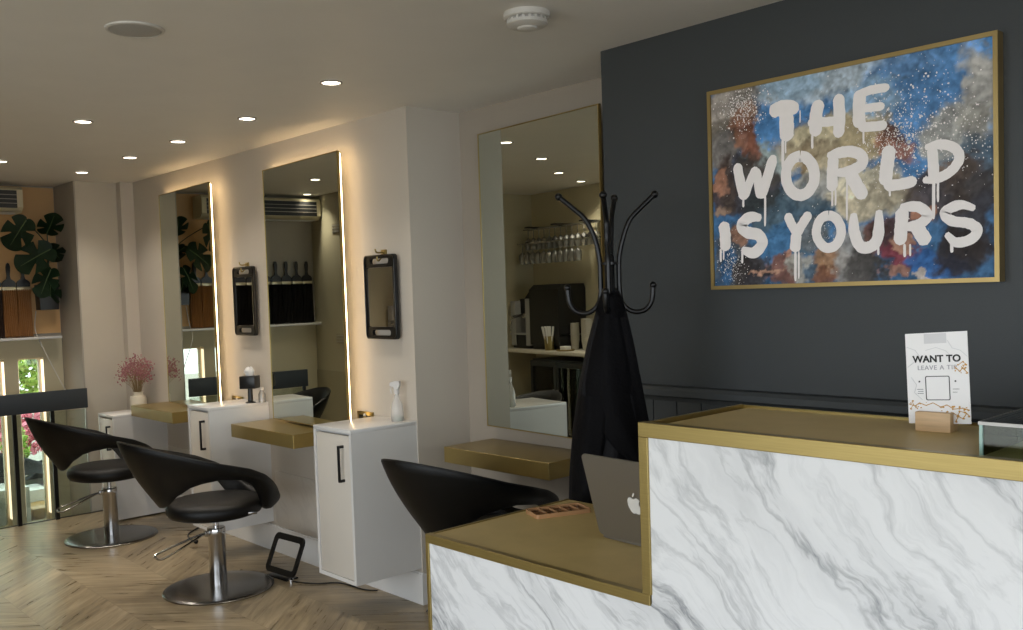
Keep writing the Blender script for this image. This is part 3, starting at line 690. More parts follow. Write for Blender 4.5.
obj('sleeve', cloth_flap('s', [(.46, -.112, -.030), (.40, -.122, -.020), (.32, -.135, -.030), (.24, -.142, -.045), (.16, -.145, -.055), (.10, -.148, -.062)], .020, .004, 2), M['cloth'], t, world=False, ang=80)
obj('collar', cloth_flap('c', [(.785, -.026, .026), (.76, -.040, .040), (.73, -.047, .047), (.705, -.040, .042)], .012, .003, 4), M['cloth'], t, world=False, ang=80)

# ------------------------------------------------------------------ hand mirrors on brass hooks
def hand_mirror(label, cx):
    t = thing('hand_mirror', label, 'hand mirror', (cx, YW, 1.285))
    def sh(pts, dx=0): return [(cx+a, 1.285+c) for a, c in pts]
    o = sh(rrect(-.132, .132, 0, .415, .022, 4)); i = sh(rrect(-.108, .108, .062, .352, .014, 4))
    # frame with a slot at each end
    b = B(); y0, y1 = YW-.036, YW-.020
    s1 = rrect(-.078, .078, .018, .046, .012, 3); s2 = rrect(-.078, .078, .370, .397, .012, 3)
    frame(b, sh(rrect(-.132, .132, 0, .060, .018, 3)), sh(s1), y0, y1); frame(b, sh(rrect(-.132, .132, .354, .415, .018, 3)), sh(s2), y0, y1)
    abox(b, cx-.132, cx-.106, y0, y1, 1.285+.04, 1.285+.375, .002); abox(b, cx+.106, cx+.132, y0, y1, 1.285+.04, 1.285+.375, .002)
    fr = obj('frame', b, M['black'], t)
    obj('grip_edge', tube(B(), [(x, y0-.001, z) for x, z in sh(rrect(-.127, .127, .004, .411, .022, 4))], .0035, 6, closed=True), M['blackm'], fr)
    obj('mirror_glass', prism(B(), i, y0+.003, y1-.002), M['hmirror'], t, smooth=False)
    h = thing('wall_hook', label.replace('black framed hand mirror hanging', 'small brass hook holding the hand mirror'), 'hook', (cx, YW, 1.68))
    b = B(); abox(b, cx-.022, cx+.022, YW-.008, YW, 1.690, 1.725, .002); tube(b, smooth_path([(cx, YW-.006, 1.712), (cx, YW-.04, 1.710), (cx, YW-.052, 1.716), (cx, YW-.054, 1.728)], 4), .004, 8); tube(b, smooth_path([(cx, YW-.006, 1.700), (cx, YW-.034, 1.672), (cx, YW-.044, 1.674), (cx, YW-.046, 1.690)], 4), .004, 8)
    obj('plate', b, M['gold'], h)
hand_mirror('black framed hand mirror hanging on the wall right of both backlit mirrors', -3.826)
hand_mirror('black framed hand mirror hanging on the wall between the two backlit mirrors', -5.252)

# ------------------------------------------------------------------ small things on the cabinets
def spray_bottle(label, x, y, z):
    t = thing('spray_bottle', label, 'bottle', (x, y, z), math.radians(25))
    obj('bottle', lathe(B(), [(0, 0), (.030, 0), (.032, .006), (.031, .05), (.026, .085), (.014, .112), (.011, .125), (.011, .136)], n=28), M['milk'], t, world=False)
    obj('liquid', lathe(B(), [(0, .003), (.028, .003), (.028, .022), (0, .022)], n=24), M['glass'], t, world=False)
    b = B(); lathe(b, [(.013, .130), (.014, .150), (.010, .156), (0, .157)], n=20); prism(b, [(-.034, .170), (-.030, .186), (-.01, .192), (.018, .192), (.022, .176), (.012, .156), (-.01, .154), (-.012, .166)], -.009, .009)
    obj('spray_head', b, M['frost'], t, world=False)
    b = B(); tube(b, smooth_path([(-.026, 0, .170), (-.032, 0, .150), (-.028, 0, .132)], 4), .003, 6); tube(b, smooth_path([(0, 0, .13), (.004, .0, .06), (.010, 0, .008)], 3), .002, 6)
    obj('trigger', b, M['frost'], t, world=False)
spray_bottle('clear spray bottle on top of the near white cabinet', -3.690, 2.640, .8935)
t = thing('tissue_holder', 'black tissue holder on a stem with a white tissue, on the middle cabinet', 'tissue holder', (-5.105, 2.60, .8935), math.radians(38))
b = abox(B(), -.048, .048, -.04, .04, .085, .160, .004); obj('box', b, M['black'], t, world=False)
obj('stem', lathe(B(), [(0, 0), (.030, 0), (.030, .004), (.016, .010), (.014, .085), (0, .086)], n=20), M['black'], t, world=False)
b = B(); n = 12
for k in range(3):
    r0 = []
    for j in range(5):
        z = .158+.013*j; rr = [.012, .020, .026, .022, .010][j]
        r0.append([b.verts.new((rr*(1+.35*math.sin(i*3+k*2+j))*math.cos(2*PI*i/n)*.9+.006*(k-1), rr*(1+.3*math.sin(i*4+k))*math.sin(2*PI*i/n)*.6, z+.006*math.sin(i*2.5+k*1.3+j))) for i in range(n)])
    for a_, b_ in zip(r0, r0[1:]):
        for i in range(n): b.faces.new([a_[i], a_[(i+1) % n], b_[(i+1) % n], b_[i]])
obj('tissue', b, M['tissue'], t, world=False, ang=80)
t = thing('glass_bottle', 'small clear bottle beside the stem of the black tissue holder', 'bottle', (-5.068, 2.655, .8935))
obj('bottle', lathe(B(), [(0, 0), (.020, 0), (.021, .05), (.012, .065), (.010, .075)], n=20), M['clear'], t, world=False)
obj('cap', lathe(B(), [(.012, .073), (.012, .088), (0, .089)], n=20), M['plastic'], t, world=False)
# vase of dried flowers on the low cabinet
VX, VY, VZ = -6.765, 2.575, .7355
t = thing('flower_vase', 'cream ceramic vase on the low white cabinet', 'vase', (VX, VY, VZ))
obj('body', lathe(B(), [(0, 0), (.052, 0), (.057, .008), (.058, .085), (.052, .100), (.036, .108), (.034, .124), (.038, .130), (.034, .132), (.030, .124), (.0, .10)], n=32), M['vase'], t, world=False)
t = thing('dried_flowers', 'bunch of dusty pink dried flowers in the cream vase', 'flowers', (VX, VY, VZ+.10))
st, fl = B(), B(); rnd = random.Random(12)
for k in range(64):
    a = rnd.uniform(0, 2*PI); rr = rnd.random()**.6; hh = rnd.uniform(.12, .26)*(1-.35*rr*rr); p0 = Vector((.018*math.cos(a), .018*math.sin(a), -.05)); p2 = Vector((.165*rr*math.cos(a), .11*rr*math.sin(a), hh+.02))
    p1 = Vector((p2.x*.35, p2.y*.35, hh*.55)); tube(st, smooth_path([p0, p1, p2], 3), .0012, 4, cap=False)
    for q in range(13):
        d = Vector((rnd.gauss(0, .018), rnd.gauss(0, .016), rnd.gauss(0, .020))); c = p2+d
        bmesh.ops.create_icosphere(fl, subdivisions=1, radius=rnd.uniform(.003, .0065), matrix=Matrix.Translation(c))
obj('stems', st, M['straw'], t, world=False)['kind'] = 'stuff'; obj('blossoms', fl, M['pink'], t, world=False)['kind'] = 'stuff'

# ------------------------------------------------------------------ hair swatch brushes on the end wall
obj_shelf = abox(B(), XL, XL+.13, 1.106, 2.27, 1.262, 1.280, .002)
tag(obj('display_ledge', obj_shelf, M['white']), 'white ledge on the end wall under the hanging hair brushes', 'shelf')
def swatch(ci, label, grp):
    t = thing('hair_swatch_brush', label, 'brush', (XL+.03, 0, 1.284), 0, grp)
    h = [(-.044, 0), (.044, 0), (.046, .03), (.036, .045), (.014, .060), (.009, .085), (.013, .120), (.014, .150), (.009, .172), (0, .178), (-.009, .172), (-.014, .150), (-.013, .120), (-.009, .085), (-.014, .060), (-.036, .045), (-.046, .03)]
    R = Matrix(((0, 1, 0, 0), (1, 0, 0, 0), (0, 0, 1, 0), (0, 0, 0, 1)))
    b = prism(B(), [(a, c+.362) for a, c in h], -.008, .008); b.transform(R); obj('handle', b, M['black'], t, world=False)
    b = abox(B(), -.012, .012, -.046, .046, .338, .366, .003); obj('ferrule', b, M['ferr'], t, world=False)
    b = B(); n = 40
    rows = []
    for j in range(7):
        z = .345*(1-j/6)
        rows.append([(b.verts.new((.012+.0025*math.sin(k*2.1)+.001*j, -.046+.092*k/n+.0012*math.sin(k+j), z+(.008*math.sin(k*1.7) if j == 6 else 0)+.002)), b.verts.new((-.012, -.046+.092*k/n, z+.002))) for k in range(n+1)])
    for A_, B_ in zip(rows, rows[1:]):
        for k in range(n):
            b.faces.new([A_[k][0], A_[k+1][0], B_[k+1][0], B_[k][0]]); b.faces.new([A_[k+1][1], A_[k][1], B_[k][1], B_[k+1][1]])
        b.faces.new([A_[0][0], B_[0][0], B_[0][1], A_[0][1]]); b.faces.new([A_[n][0], A_[n][1], B_[n][1], B_[n][0]])
    obj('hair', b, M['hair'][ci], t, world=False); return t
LB = ['black handled brush with a hanging black hair swatch, reflected in the near backlit mirror', 'black handled brush with dark brown hair, mid row on the end wall', 'black handled brush with light brown hair on the end wall at left']
protos = {}
for k in range(10):
    ci = 0 if k < 5 else (1 if k < 8 else 2); y = 1.182+.0965*k
    if ci not in protos:
        protos[ci] = swatch(ci, LB[ci], ['black hair swatches', 'dark brown hair swatches', 'light brown hair swatches'][ci]); protos[ci].location = (XL+.03, y, 1.284)
    else: dup(protos[ci], (XL+.03, y, 1.284), 0)
# air conditioner
t = thing('air_conditioner', 'cream air conditioner with dark louvres high on the end wall', 'air conditioner', (XL, 1.57, 2.17))
b = B(); prism(b, [(XL, 2.175), (XL+.17, 2.175), (XL+.215, 2.21), (XL+.215, 2.335), (XL+.19, 2.355), (XL, 2.355)], 1.112, 2.03); b.transform(Matrix.Identity(4))
# prism extrudes along y already; outline is (x,z)
obj('casing', b, M['cream'], t)
b = B(); abox(b, XL+.214, XL+.219, 1.15, 1.99, 2.205, 2.328); g = obj('intake', b, M['black'], t)
for z in (2.235, 2.265, 2.295): obj('louvre', abox(B(), XL+.217, XL+.224, 1.15, 1.99, z, z+.004), M['grey'], t)
obj('flap', abox(B(), XL+.10, XL+.20, 1.16, 1.98, 2.166, 2.172), M['plastic'], t)
# vents and panel on the olive wall, reflected in the near mirror
for z, lb in ((2.04, 'upper louvred vent on the olive wall, seen in the near mirror'), (1.10, 'lower louvred vent on the olive wall, seen in the near mirror')):
    t = thing('wall_vent', lb, 'vent', (-6.98, 1.10, z)); obj('plate', abox(B(), -7.10, -6.86, 1.10, 1.105, z, z+.085), M['olive2'], t)
    for k in range(3): obj('louvre', abox(B(), -7.09, -6.87, 1.105, 1.112, z+.012+.025*k, z+.024+.025*k), M['grey'], t)

# ------------------------------------------------------------------ monstera in a black wall planter
t = thing('monstera_plant', 'monstera plant with slit dark leaves in a black planter by the pillar', 'plant', (XL+.06, 2.20, 1.47))
b = B(); prism(b, [(2.135, 1.475), (2.262, 1.475), (2.268, 1.66), (2.13, 1.66)], XL+.01, XL+.12, 'x'); obj('planter', b, M['black'], t)
def monstera(name, c, size, rot, tilt, yawx):
    b = B(); n = 120; mid = b.verts.new((0, 0, 0)); ring = []
    for k in range(n):
        a = 2*PI*k/n; r = 1.0-.28*math.cos(a)**2+.18*max(0, -math.cos(a))            # a = 0 at the stem
        heart = .55+.45*abs(math.sin(a/2))**.6
        r = heart*(.95+.12*math.cos(a*2))
        if .55 < a < 2*PI-.55 and abs(a-PI) > .3:
            ph = (a*5.6 if a < PI else (2*PI-a)*5.6) % (2*PI)
            if ph < 1.15: r *= .40+.2*abs(ph-.57)
        x, z = r*math.sin(a)*.86, -r*math.cos(a)
        ring.append(b.verts.new((x*size, .10*size*(x*x+z*z)-.16*size*abs(x), z*size)))
    for k in range(n): b.faces.new([mid, ring[k], ring[(k+1) % n]])
    bmesh.ops.solidify(b, geom=b.faces[:], thickness=.0015)
    Mx = Matrix.Translation(c) @ Matrix.Rotation(math.radians(yawx), 4, 'Z') @ Matrix.Rotation(math.radians(tilt), 4, 'X') @ Matrix.Rotation(math.radians(rot), 4, 'Y')
    b.transform(Mx); lf = obj(name, b, M['leaf'], t, ang=70)
    v = tube(B(), [(0, -.002, -size*.55), (0, -.004, 0), (0, .01, size*.85)], [.004, .003, .0012], 6); v.transform(Mx); obj('midrib', v, M['leafv'], lf)
    return Mx @ Vector((0, 0, -size*.5))
for c, s, r, ti, yw in (((XL+.26, 1.985, 2.045), .155, 215, 12, 60), ((XL+.26, 2.10, 1.865), .165, 240, -8, 62), ((XL+.20, 2.165, 1.70), .135, 200, -14, 58), ((XL+.16, 2.215, 2.08), .13, 20, 50, 70), ((XL+.18, 2.225, 1.90), .12, 150, 48, 80), ((XL+.15, 2.20, 1.62), .12, 190, 25, 55)):
    root = monstera('leaf', c, s, r, ti, yw)
    obj('stem', tube(B(), smooth_path([(XL+.06, 2.20, 1.655), (XL+.09, 2.215, (1.655+root.z)/2+.05), root], 5), .004, 6), M['leaf'], t)
b = B(); tube(b, smooth_path([(XL+.02, 2.13, 1.47), (XL+.03, 2.115, 1.33), (XL+.14, 2.13, 1.20), (XL+.16, 2.20, 1.02), (XL+.18, 2.255, .88)], 6), .0035, 6)
tag(obj('power_cord', b, M['plastic']), 'thin pale cord trailing down from the black planter', 'cord')
# ------------------------------------------------------------------ framed picture
PX0, PX1, PZ0, PZ1, PY = -1.874, -.957, 1.4848, 2.1435, YW-.034
t = thing('framed_picture', 'large gold framed painting with white brush lettering THE WORLD IS YOURS', 'picture', ((PX0+PX1)/2, YW, PZ0))
o = [(PX0-.002, PZ0-.002), (PX1+.002, PZ0-.002), (PX1+.002, PZ1+.002), (PX0-.002, PZ1+.002)]
fw = .0105
i = [(PX0+fw, PZ0+fw), (PX1-fw, PZ0+fw), (PX1-fw, PZ1-fw), (PX0+fw, PZ1-fw)]
obj('frame', frame(B(), o, i, PY-.006, YW-.001), M['goldf'], t, smooth=False)
SP = [(.50, 1.0, .34, .16, '#a8b4bd'), (.33, .96, .12, .08, '#7f97ab'), (.80, .85, .20, .16, '#4a78a8'), (.96, .80, .07, .20, '#a39c8f'), (.90, .62, .12, .10, '#8d8a82'), (.62, .80, .10, .10, '#7f9db8'),
      (.92, .48, .12, .10, '#4c5f6f'), (.08, .90, .16, .14, '#9a8a76'), (.04, .72, .08, .14, '#7d7264'), (.22, .62, .09, .09, '#8a9490'), (.14, .77, .06, .10, '#a4643c'), (.17, .70, .035, .07, '#7c4428'), (.19, .83, .03, .04, '#b98462'),
      (.05, .50, .06, .14, '#4f3a30'), (.03, .55, .03, .05, '#b0714c'), (.04, .40, .035, .04, '#a98467'), (.15, .50, .11, .17, '#40342e'), (.22, .40, .08, .10, '#2f3436'),
      (.46, .64, .17, .13, '#a8905e'), (.48, .71, .13, .05, '#c9b98c'), (.38, .55, .05, .10, '#8d744c'), (.60, .66, .10, .10, '#b5a070'), (.46, .54, .09, .05, '#d0bd94'),
      (.43, .44, .14, .09, '#9b978f'), (.34, .30, .15, .16, '#465a68'), (.26, .20, .06, .10, '#3b6a94'), (.40, .24, .07, .07, '#5b6064'), (.60, .40, .12, .11, '#b3a27c'), (.55, .46, .06, .05, '#d2c6a6'),
      (.68, .60, .07, .07, '#9b5a3a'), (.70, .66, .04, .03, '#5a3527'), (.86, .50, .08, .05, '#6d5544'), (.80, .38, .12, .12, '#4a3b33'), (.93, .30, .09, .22, '#3a302b'),
      (.08, .12, .10, .16, '#4c4f52'), (.05, .08, .04, .10, '#2f5c86'), (.12, .24, .04, .05, '#9c6a4c'), (.16, .06, .07, .09, '#3c3330'), (.27, .06, .05, .10, '#8d5743'), (.29, .15, .022, .04, '#b97c5c'), (.23, .05, .05, .012, '#c08a68'),
      (.35, .07, .06, .07, '#a29d92'), (.42, .05, .06, .05, '#3a4f62'), (.48, .10, .07, .08, '#b07c46'), (.46, .03, .06, .04, '#7c4a2c'), (.57, .12, .07, .14, '#8c8a88'), (.60, .05, .06, .10, '#47423f'), (.64, .20, .05, .08, '#6a4030'),
      (.70, .22, .06, .08, '#53342a'), (.72, .10, .055, .06, '#8e2633'), (.73, .15, .025, .035, '#b8805f'), (.70, .03, .04, .03, '#a06a50'), (.82, .07, .09, .055, '#2a5890'), (.80, .02, .04, .02, '#b9a99a'), (.90, .12, .07, .10, '#332a28'), (.76, .30, .03, .04, '#a86a48')]
def mute(c):
    g = sum(c)/3; k = .30 if c[0] > c[2]*1.2 else .08
    return [(x+(g-x)*k)*(.92 if c[0] > c[2]*1.2 else 1.05) for x in c]
SPc = [(a, c, ra, rc, mute(srgb(h)[:3])) for a, c, ra, rc, h in SP]
nu, nv = 270, 192
b = B(); cl = b.loops.layers.float_color.new('paint'); grid = []
x0, x1, z0, z1 = PX0+fw-.002, PX1-fw+.002, PZ0+fw-.002, PZ1-fw+.002
cols = []
for j in range(nv+1):
    row, cr_ = [], []
    for k in range(nu+1):
        u, v = k/nu, j/nv; row.append(b.verts.new((x0+(x1-x0)*u, PY, z0+(z1-z0)*v)))
        p = Vector((u*1.4, v, .3)); w1 = noise.fractal(p*5, .7, 2.2, 5); w2 = noise.fractal(p*5+Vector((9, 4, 2)), .7, 2.2, 5); w3 = noise.fractal(p*26+Vector((3, 8, 1)), .8, 2.1, 3)
        uu, vv = u+.050*w1+.012*w3, v+.060*w2+.012*w3
        c = [a+(d-a)*max(0, min(1, v)) for a, d in zip(srgb('#3e5f80')[:3], srgb('#4f7fb2')[:3])]
        for a, cc, ra, rc, q in SPc:
            d2 = ((uu-a)/ra)**2+((vv-cc)/rc)**2
            if d2 < 1.7:
                m = min(1, max(0, (1.5-d2)/.9)); m = m*m*(3-2*m)*.92
                c = [x+(y-x)*m for x, y in zip(c, q)]
        g = 1.22*(1+.40*w2+.30*w3+.16*noise.noise(p*60))
        rg = abs(noise.noise(Vector((uu*17, vv*13, 2)))); rg2 = abs(noise.noise(Vector((uu*34+3, vv*30, 7)))); g *= .80+.85*min(.5, rg)+.45*min(.5, rg2)
        cr_.append([max(0, min(1, x*g)) for x in c]+[1])
    grid.append(row); cols.append(cr_)
for j in range(nv):
    for k in range(nu):
        f = b.faces.new([grid[j][k], grid[j][k+1], grid[j+1][k+1], grid[j+1][k]])
        for lp, (jj, kk) in zip(f.loops, ((j, k), (j, k+1), (j+1, k+1), (j+1, k))): lp[cl] = cols[jj][kk]
q = N('painted_canvas'); at = q.n('ShaderNodeVertexColor', layer_name='paint'); q.l(at.outputs[0], q.b.inputs['Base Color']); q.b.inputs['Roughness'].default_value = .5; q.b.inputs['Specular IOR Level'].default_value = .12
obj('canvas', b, q.m, t, smooth=False)
obj('backing_board', abox(B(), PX0+.003, PX1-.003, PY+.001, YW-.002, PZ0+.003, PZ1-.003), M['black'], t, smooth=False)
STR = [([(-1.638,2.038),(-1.613,2.046),(-1.587,2.049),(-1.542,2.035)],0.0375),([(-1.585,2.056),(-1.582,2.0),(-1.583,1.945)],0.0416),([(-1.47,2.048),(-1.482,2.0),(-1.483,1.946)],0.0355),([(-1.507,1.987),(-1.459,1.982),(-1.416,1.979)],0.0242),([(-1.407,2.055),(-1.405,1.995),(-1.409,1.931)],0.0316),([(-1.339,2.047),(-1.343,1.999),(-1.342,1.95)],0.0334),([(-1.357,2.041),(-1.306,2.051),(-1.252,2.05)],0.0222),([(-1.336,2.002),(-1.267,1.999)],0.0212),([(-1.344,1.95),(-1.3,1.945),(-1.261,1.944)],0.0243),([(-1.766,1.892),(-1.756,1.837),(-1.742,1.777)],0.0303),([(-1.742,1.777),(-1.718,1.832),(-1.693,1.872)],0.0251),([(-1.693,1.868),(-1.687,1.814),(-1.681,1.775)],0.0263),([(-1.679,1.775),(-1.656,1.833),(-1.629,1.902)],0.0301),([(-1.537,1.889),(-1.522,1.885),(-1.509,1.874),(-1.498,1.86),(-1.492,1.842),(-1.49,1.824),(-1.492,1.806),(-1.5,1.79),(-1.511,1.778),(-1.524,1.77),(-1.539,1.769),(-1.555,1.773),(-1.568,1.783),(-1.579,1.798),(-1.586,1.816),(-1.588,1.835),(-1.585,1.853),(-1.577,1.869),(-1.566,1.882),(-1.552,1.888),(-1.537,1.889)],0.0301),([(-1.426,1.876),(-1.431,1.823),(-1.432,1.773)],0.0303),([(-1.444,1.878),(-1.405,1.883),(-1.367,1.881),(-1.338,1.865),(-1.337,1.84),(-1.376,1.824),(-1.421,1.825)],0.0282),([(-1.376,1.82),(-1.358,1.787),(-1.331,1.742)],0.0342),([(-1.253,1.881),(-1.26,1.831),(-1.268,1.774)],0.0334),([(-1.268,1.77),(-1.225,1.769),(-1.177,1.775)],0.0272),([(-1.132,1.865),(-1.128,1.815),(-1.129,1.777)],0.0253),([(-1.149,1.864),(-1.106,1.867),(-1.068,1.85),(-1.058,1.82),(-1.081,1.79),(-1.117,1.775),(-1.156,1.773)],0.0232),([(-1.824,1.705),(-1.818,1.662),(-1.818,1.614)],0.0361),([(-1.681,1.71),(-1.721,1.715),(-1.754,1.692),(-1.735,1.668),(-1.691,1.655),(-1.678,1.626),(-1.71,1.599),(-1.753,1.612)],0.0321),([(-1.586,1.714),(-1.572,1.683),(-1.554,1.652)],0.0251),([(-1.508,1.711),(-1.533,1.68),(-1.554,1.648)],0.0261),([(-1.554,1.652),(-1.561,1.596)],0.0311),([(-1.445,1.698),(-1.432,1.695),(-1.421,1.687),(-1.413,1.676),(-1.407,1.662),(-1.405,1.647),(-1.408,1.632),(-1.414,1.619),(-1.423,1.608),(-1.434,1.602),(-1.447,1.6),(-1.459,1.603),(-1.47,1.611),(-1.479,1.623),(-1.485,1.637),(-1.487,1.652),(-1.484,1.667),(-1.478,1.681),(-1.469,1.691),(-1.457,1.697),(-1.445,1.698)],0.0252),([(-1.364,1.697),(-1.364,1.646),(-1.346,1.6),(-1.313,1.597),(-1.291,1.624),(-1.286,1.699)],0.0291),([(-1.217,1.7),(-1.221,1.65),(-1.226,1.599)],0.0321),([(-1.222,1.704),(-1.171,1.7),(-1.146,1.674),(-1.171,1.651),(-1.213,1.646)],0.0251),([(-1.182,1.654),(-1.165,1.625),(-1.149,1.596)],0.0331),([(-1.019,1.683),(-1.058,1.696),(-1.097,1.679),(-1.079,1.654),(-1.035,1.644),(-1.013,1.625),(-1.026,1.602),(-1.067,1.594),(-1.094,1.619)],0.0241),([(-1.596,1.951),(-1.597,1.904),(-1.598,1.858)],0.01),([(-1.586,1.949),(-1.587,1.927),(-1.587,1.905)],0.0061),([(-1.494,1.951),(-1.495,1.929),(-1.495,1.907)],0.0081),([(-1.744,1.777),(-1.745,1.764),(-1.745,1.75)],0.0081),([(-1.663,1.781),(-1.664,1.732),(-1.666,1.682)],0.008),([(-1.432,1.776),(-1.432,1.751),(-1.433,1.726)],0.0061),([(-1.421,1.775),(-1.421,1.751),(-1.422,1.727)],0.0061),([(-1.383,1.818),(-1.385,1.749),(-1.386,1.679)],0.0061),([(-1.836,1.619),(-1.837,1.597),(-1.837,1.575)],0.008),([(-1.825,1.618),(-1.825,1.6),(-1.826,1.581)],0.006),([(-1.753,1.607),(-1.753,1.587),(-1.754,1.567)],0.0081),([(-1.559,1.596),(-1.56,1.55),(-1.561,1.503)],0.009),([(-1.547,1.596),(-1.548,1.553),(-1.549,1.51)],0.0061),([(-1.253,1.769),(-1.253,1.753),(-1.253,1.738)],0.0061),([(-1.127,1.775),(-1.128,1.719),(-1.129,1.663)],0.0091),([(-1.115,1.774),(-1.116,1.742),(-1.116,1.709)],0.007),([(-1.289,1.606),(-1.29,1.589),(-1.29,1.571)],0.007),([(-1.212,1.598),(-1.212,1.579),(-1.212,1.561)],0.008),([(-1.196,1.597),(-1.196,1.58),(-1.196,1.563)],0.006),([(-1.08,1.597),(-1.08,1.582),(-1.08,1.567)],0.009),([(-1.329,1.948),(-1.33,1.924),(-1.33,1.899)],0.0061),([(-1.534,2.03),(-1.534,2.011),(-1.535,1.992)],0.0041)]
def ribbon(b, pts, w, y, rnd):
    P = smooth_path([(a, 0, c) for a, c in pts], 10 if len(pts) < 12 else 3); n = len(P); L, R = [], []; ph = rnd.uniform(0, 9)
    for k, p in enumerate(P):
        tt = (P[min(n-1, k+1)]-P[max(0, k-1)]).normalized(); nn = Vector((-tt.z, 0, tt.x)); s = k/(n-1)
        end = min(1, .55+3.0*min(s, 1-s)) if len(pts) < 15 else 1
        ww = w/2*end*(1+.10*noise.noise(Vector((k*.45, ph, 0)))); w2 = w/2*end*(1+.10*noise.noise(Vector((k*.45, ph+5, 3))))
        L.append(b.verts.new((p.x+nn.x*ww, y, p.z+nn.z*ww))); R.append(b.verts.new((p.x-nn.x*w2, y, p.z-nn.z*w2)))
    for k in range(n-1): b.faces.new([L[k], L[k+1], R[k+1], R[k]])
    if len(pts) < 15:                                  # rounded brush ends
        for k, sg in ((0, -1), (n-1, 1)):
            tt = (P[min(n-1, k+1)]-P[max(0, k-1)]).normalized()*sg; c = P[k]; h = (L[k].co-R[k].co).length/2
            fan = [L[k]]; nn = (L[k].co-c).normalized()
            for m in range(1, 6):
                a = PI*m/6; r = h*(1+.12*rnd.uniform(-1, 1)); v = nn*math.cos(a)*r+tt*math.sin(a)*r*.75; fan.append(b.verts.new((c.x+v.x, y, c.z+v.z)))
            fan.append(R[k]); mid = b.verts.new((c.x, y, c.z))
            for m in range(len(fan)-1): b.faces.new([mid, fan[m], fan[m+1]])
rnd = random.Random(3); b = B()
for k, (pts, w) in enumerate(STR): ribbon(b, pts, w*(1.2 if w > .018 else 1.0), PY-.0012-.00002*k, rnd)
lt = obj('brush_lettering', b, M['paint'], t, smooth=False)
b = B()
def dots(cu, cv, su, sv, n, r0, r1, gauss=True):
    for _ in range(n):
        u = rnd.gauss(cu, su) if gauss else rnd.uniform(cu-su, cu+su); v = rnd.gauss(cv, sv) if gauss else rnd.uniform(cv-sv, cv+sv)
        if not (.005 < u < .995 and .005 < v < .995): continue
        r = rnd.uniform(r0, r1)*rnd.random()**.8+.0003; c = (x0+(x1-x0)*u, z0+(z1-z0)*v); sx = rnd.uniform(.7, 1.5)
        b.faces.new([b.verts.new((c[0]+r*math.cos(a*PI/3), PY-.0008, c[1]+r*sx*math.sin(a*PI/3))) for a in range(6)])
dots(.14, .90, .05, .055, 620, .0006, .0030); dots(.08, .10, .03, .07, 330, .0005, .0022); dots(.70, .62, .055, .06, 620, .0005, .0028); dots(.80, .68, .09, .13, 430, .0006, .0034)
dots(.66, .82, .07, .10, 130, .0006, .0025); dots(.44, .24, .03, .04, 90, .0005, .0016); dots(.5, .5, .5, .5, 260, .0004, .0016, False); dots(.91, .60, .05, .08, 160, .0006, .0024); dots(.60, .46, .07, .05, 70, .0005, .0016)
obj('paint_splatter', b, M['paint'], t, smooth=False)['kind'] = 'stuff'

# ------------------------------------------------------------------ coffee corner, seen in the alcove mirror
CY = -.13      # laid out around y = -.13, then moved to the nook
T0 = set(bpy.data.objects)
t = thing('coffee_counter', 'speckled stone worktop of the coffee corner seen in the alcove mirror', 'worktop', (-5.5, CY, 0))
obj('worktop', abox(B(), -6.415, -4.25, CY+.003, .253, .928, .958, .002), M['ctop'], t)
obj('end_panel', abox(B(), -4.65, -4.62, CY+.005, .24, 0, .928), M['black'], t)
t = thing('glass_door_fridge', 'black under-counter fridge with two glass doors in the coffee corner', 'fridge', (-5.6, CY, 0))
b = B(); abox(b, -6.02, -5.98, CY+.01, .19, .02, .90); abox(b, -5.30, -5.26, CY+.01, .19, .02, .90); abox(b, -5.98, -5.30, CY+.01, .19, .86, .90); abox(b, -5.98, -5.30, CY+.01, .19, .02, .10); abox(b, -5.98, -5.30, CY+.01, CY+.03, .10, .86); obj('body', b, M['black'], t)
obj('liner', abox(B(), -5.978, -5.302, CY+.031, CY+.036, .102, .858), M['plastic'], t); obj('glow_strip', abox(B(), -5.9, -5.38, .12, .14, .845, .855), M['led_glow'], t)
for z in (.36, .60): obj('wire_shelf', abox(B(), -5.98, -5.30, CY+.04, .17, z, z+.008), M['alu'], t)
for x0_, x1_ in ((-6.015, -5.645), (-5.635, -5.265)):
    d = obj('door', frame(B(), [(x0_, .04), (x1_, .04), (x1_, .885), (x0_, .885)], [(x0_+.035, .09), (x1_-.035, .09), (x1_-.035, .84), (x0_+.035, .84)], .192, .22), M['black'], t, smooth=False)
    obj('door_glass', abox(B(), x0_+.035, x1_-.035, .203, .209, .09, .84), M['pane'], d)
    obj('handle', abox(B(), x1_-.03 if x0_ < -5.8 else x0_+.018, x1_-.018 if x0_ < -5.8 else x0_+.03, .22, .24, .35, .65, .003), M['alu'], d)
can = tag(obj('drinks_can', lathe(B(), [(0, 0), (.028, 0), (.033, .01), (.033, .105), (.027, .118), (0, .118)], n=16), M['red'], world=False), 'red drinks can standing in the glass door fridge', 'can', 'cans in the fridge')
spots = [(-5.70+.075*(k % 2)-.0*k, .12-.075*(k//2), .61) for k in range(4)]+[(-5.52+.075*(k % 3), .12-.075*(k//3), .61) for k in range(6)]
for k, s in enumerate(spots):
    c = can if k == 0 else can.copy()
    if k: C.objects.link(c)
    c.location = s
t = thing('coffee_machine', 'silver and black espresso machine on the coffee corner worktop', 'coffee machine', (-6.0, .05, .958))
b = B(); prism(b, [(-.115, 1.0), (.17, 1.0), (.17, 1.50), (.12, 1.545), (-.10, 1.545), (-.115, 1.50)], -6.03, -5.68, 'x'); obj('bean_tower', b, M['black'], t)
b = B(); abox(b, -6.10, -6.03, -.115, .16, .985, 1.42, .004); abox(b, -6.29, -6.23, -.115, .16, .985, 1.40, .004); abox(b, -6.30, -5.68, -.115, .165, 1.085, 1.10, .002); obj('silver_frame', b, M['greyp'], t)
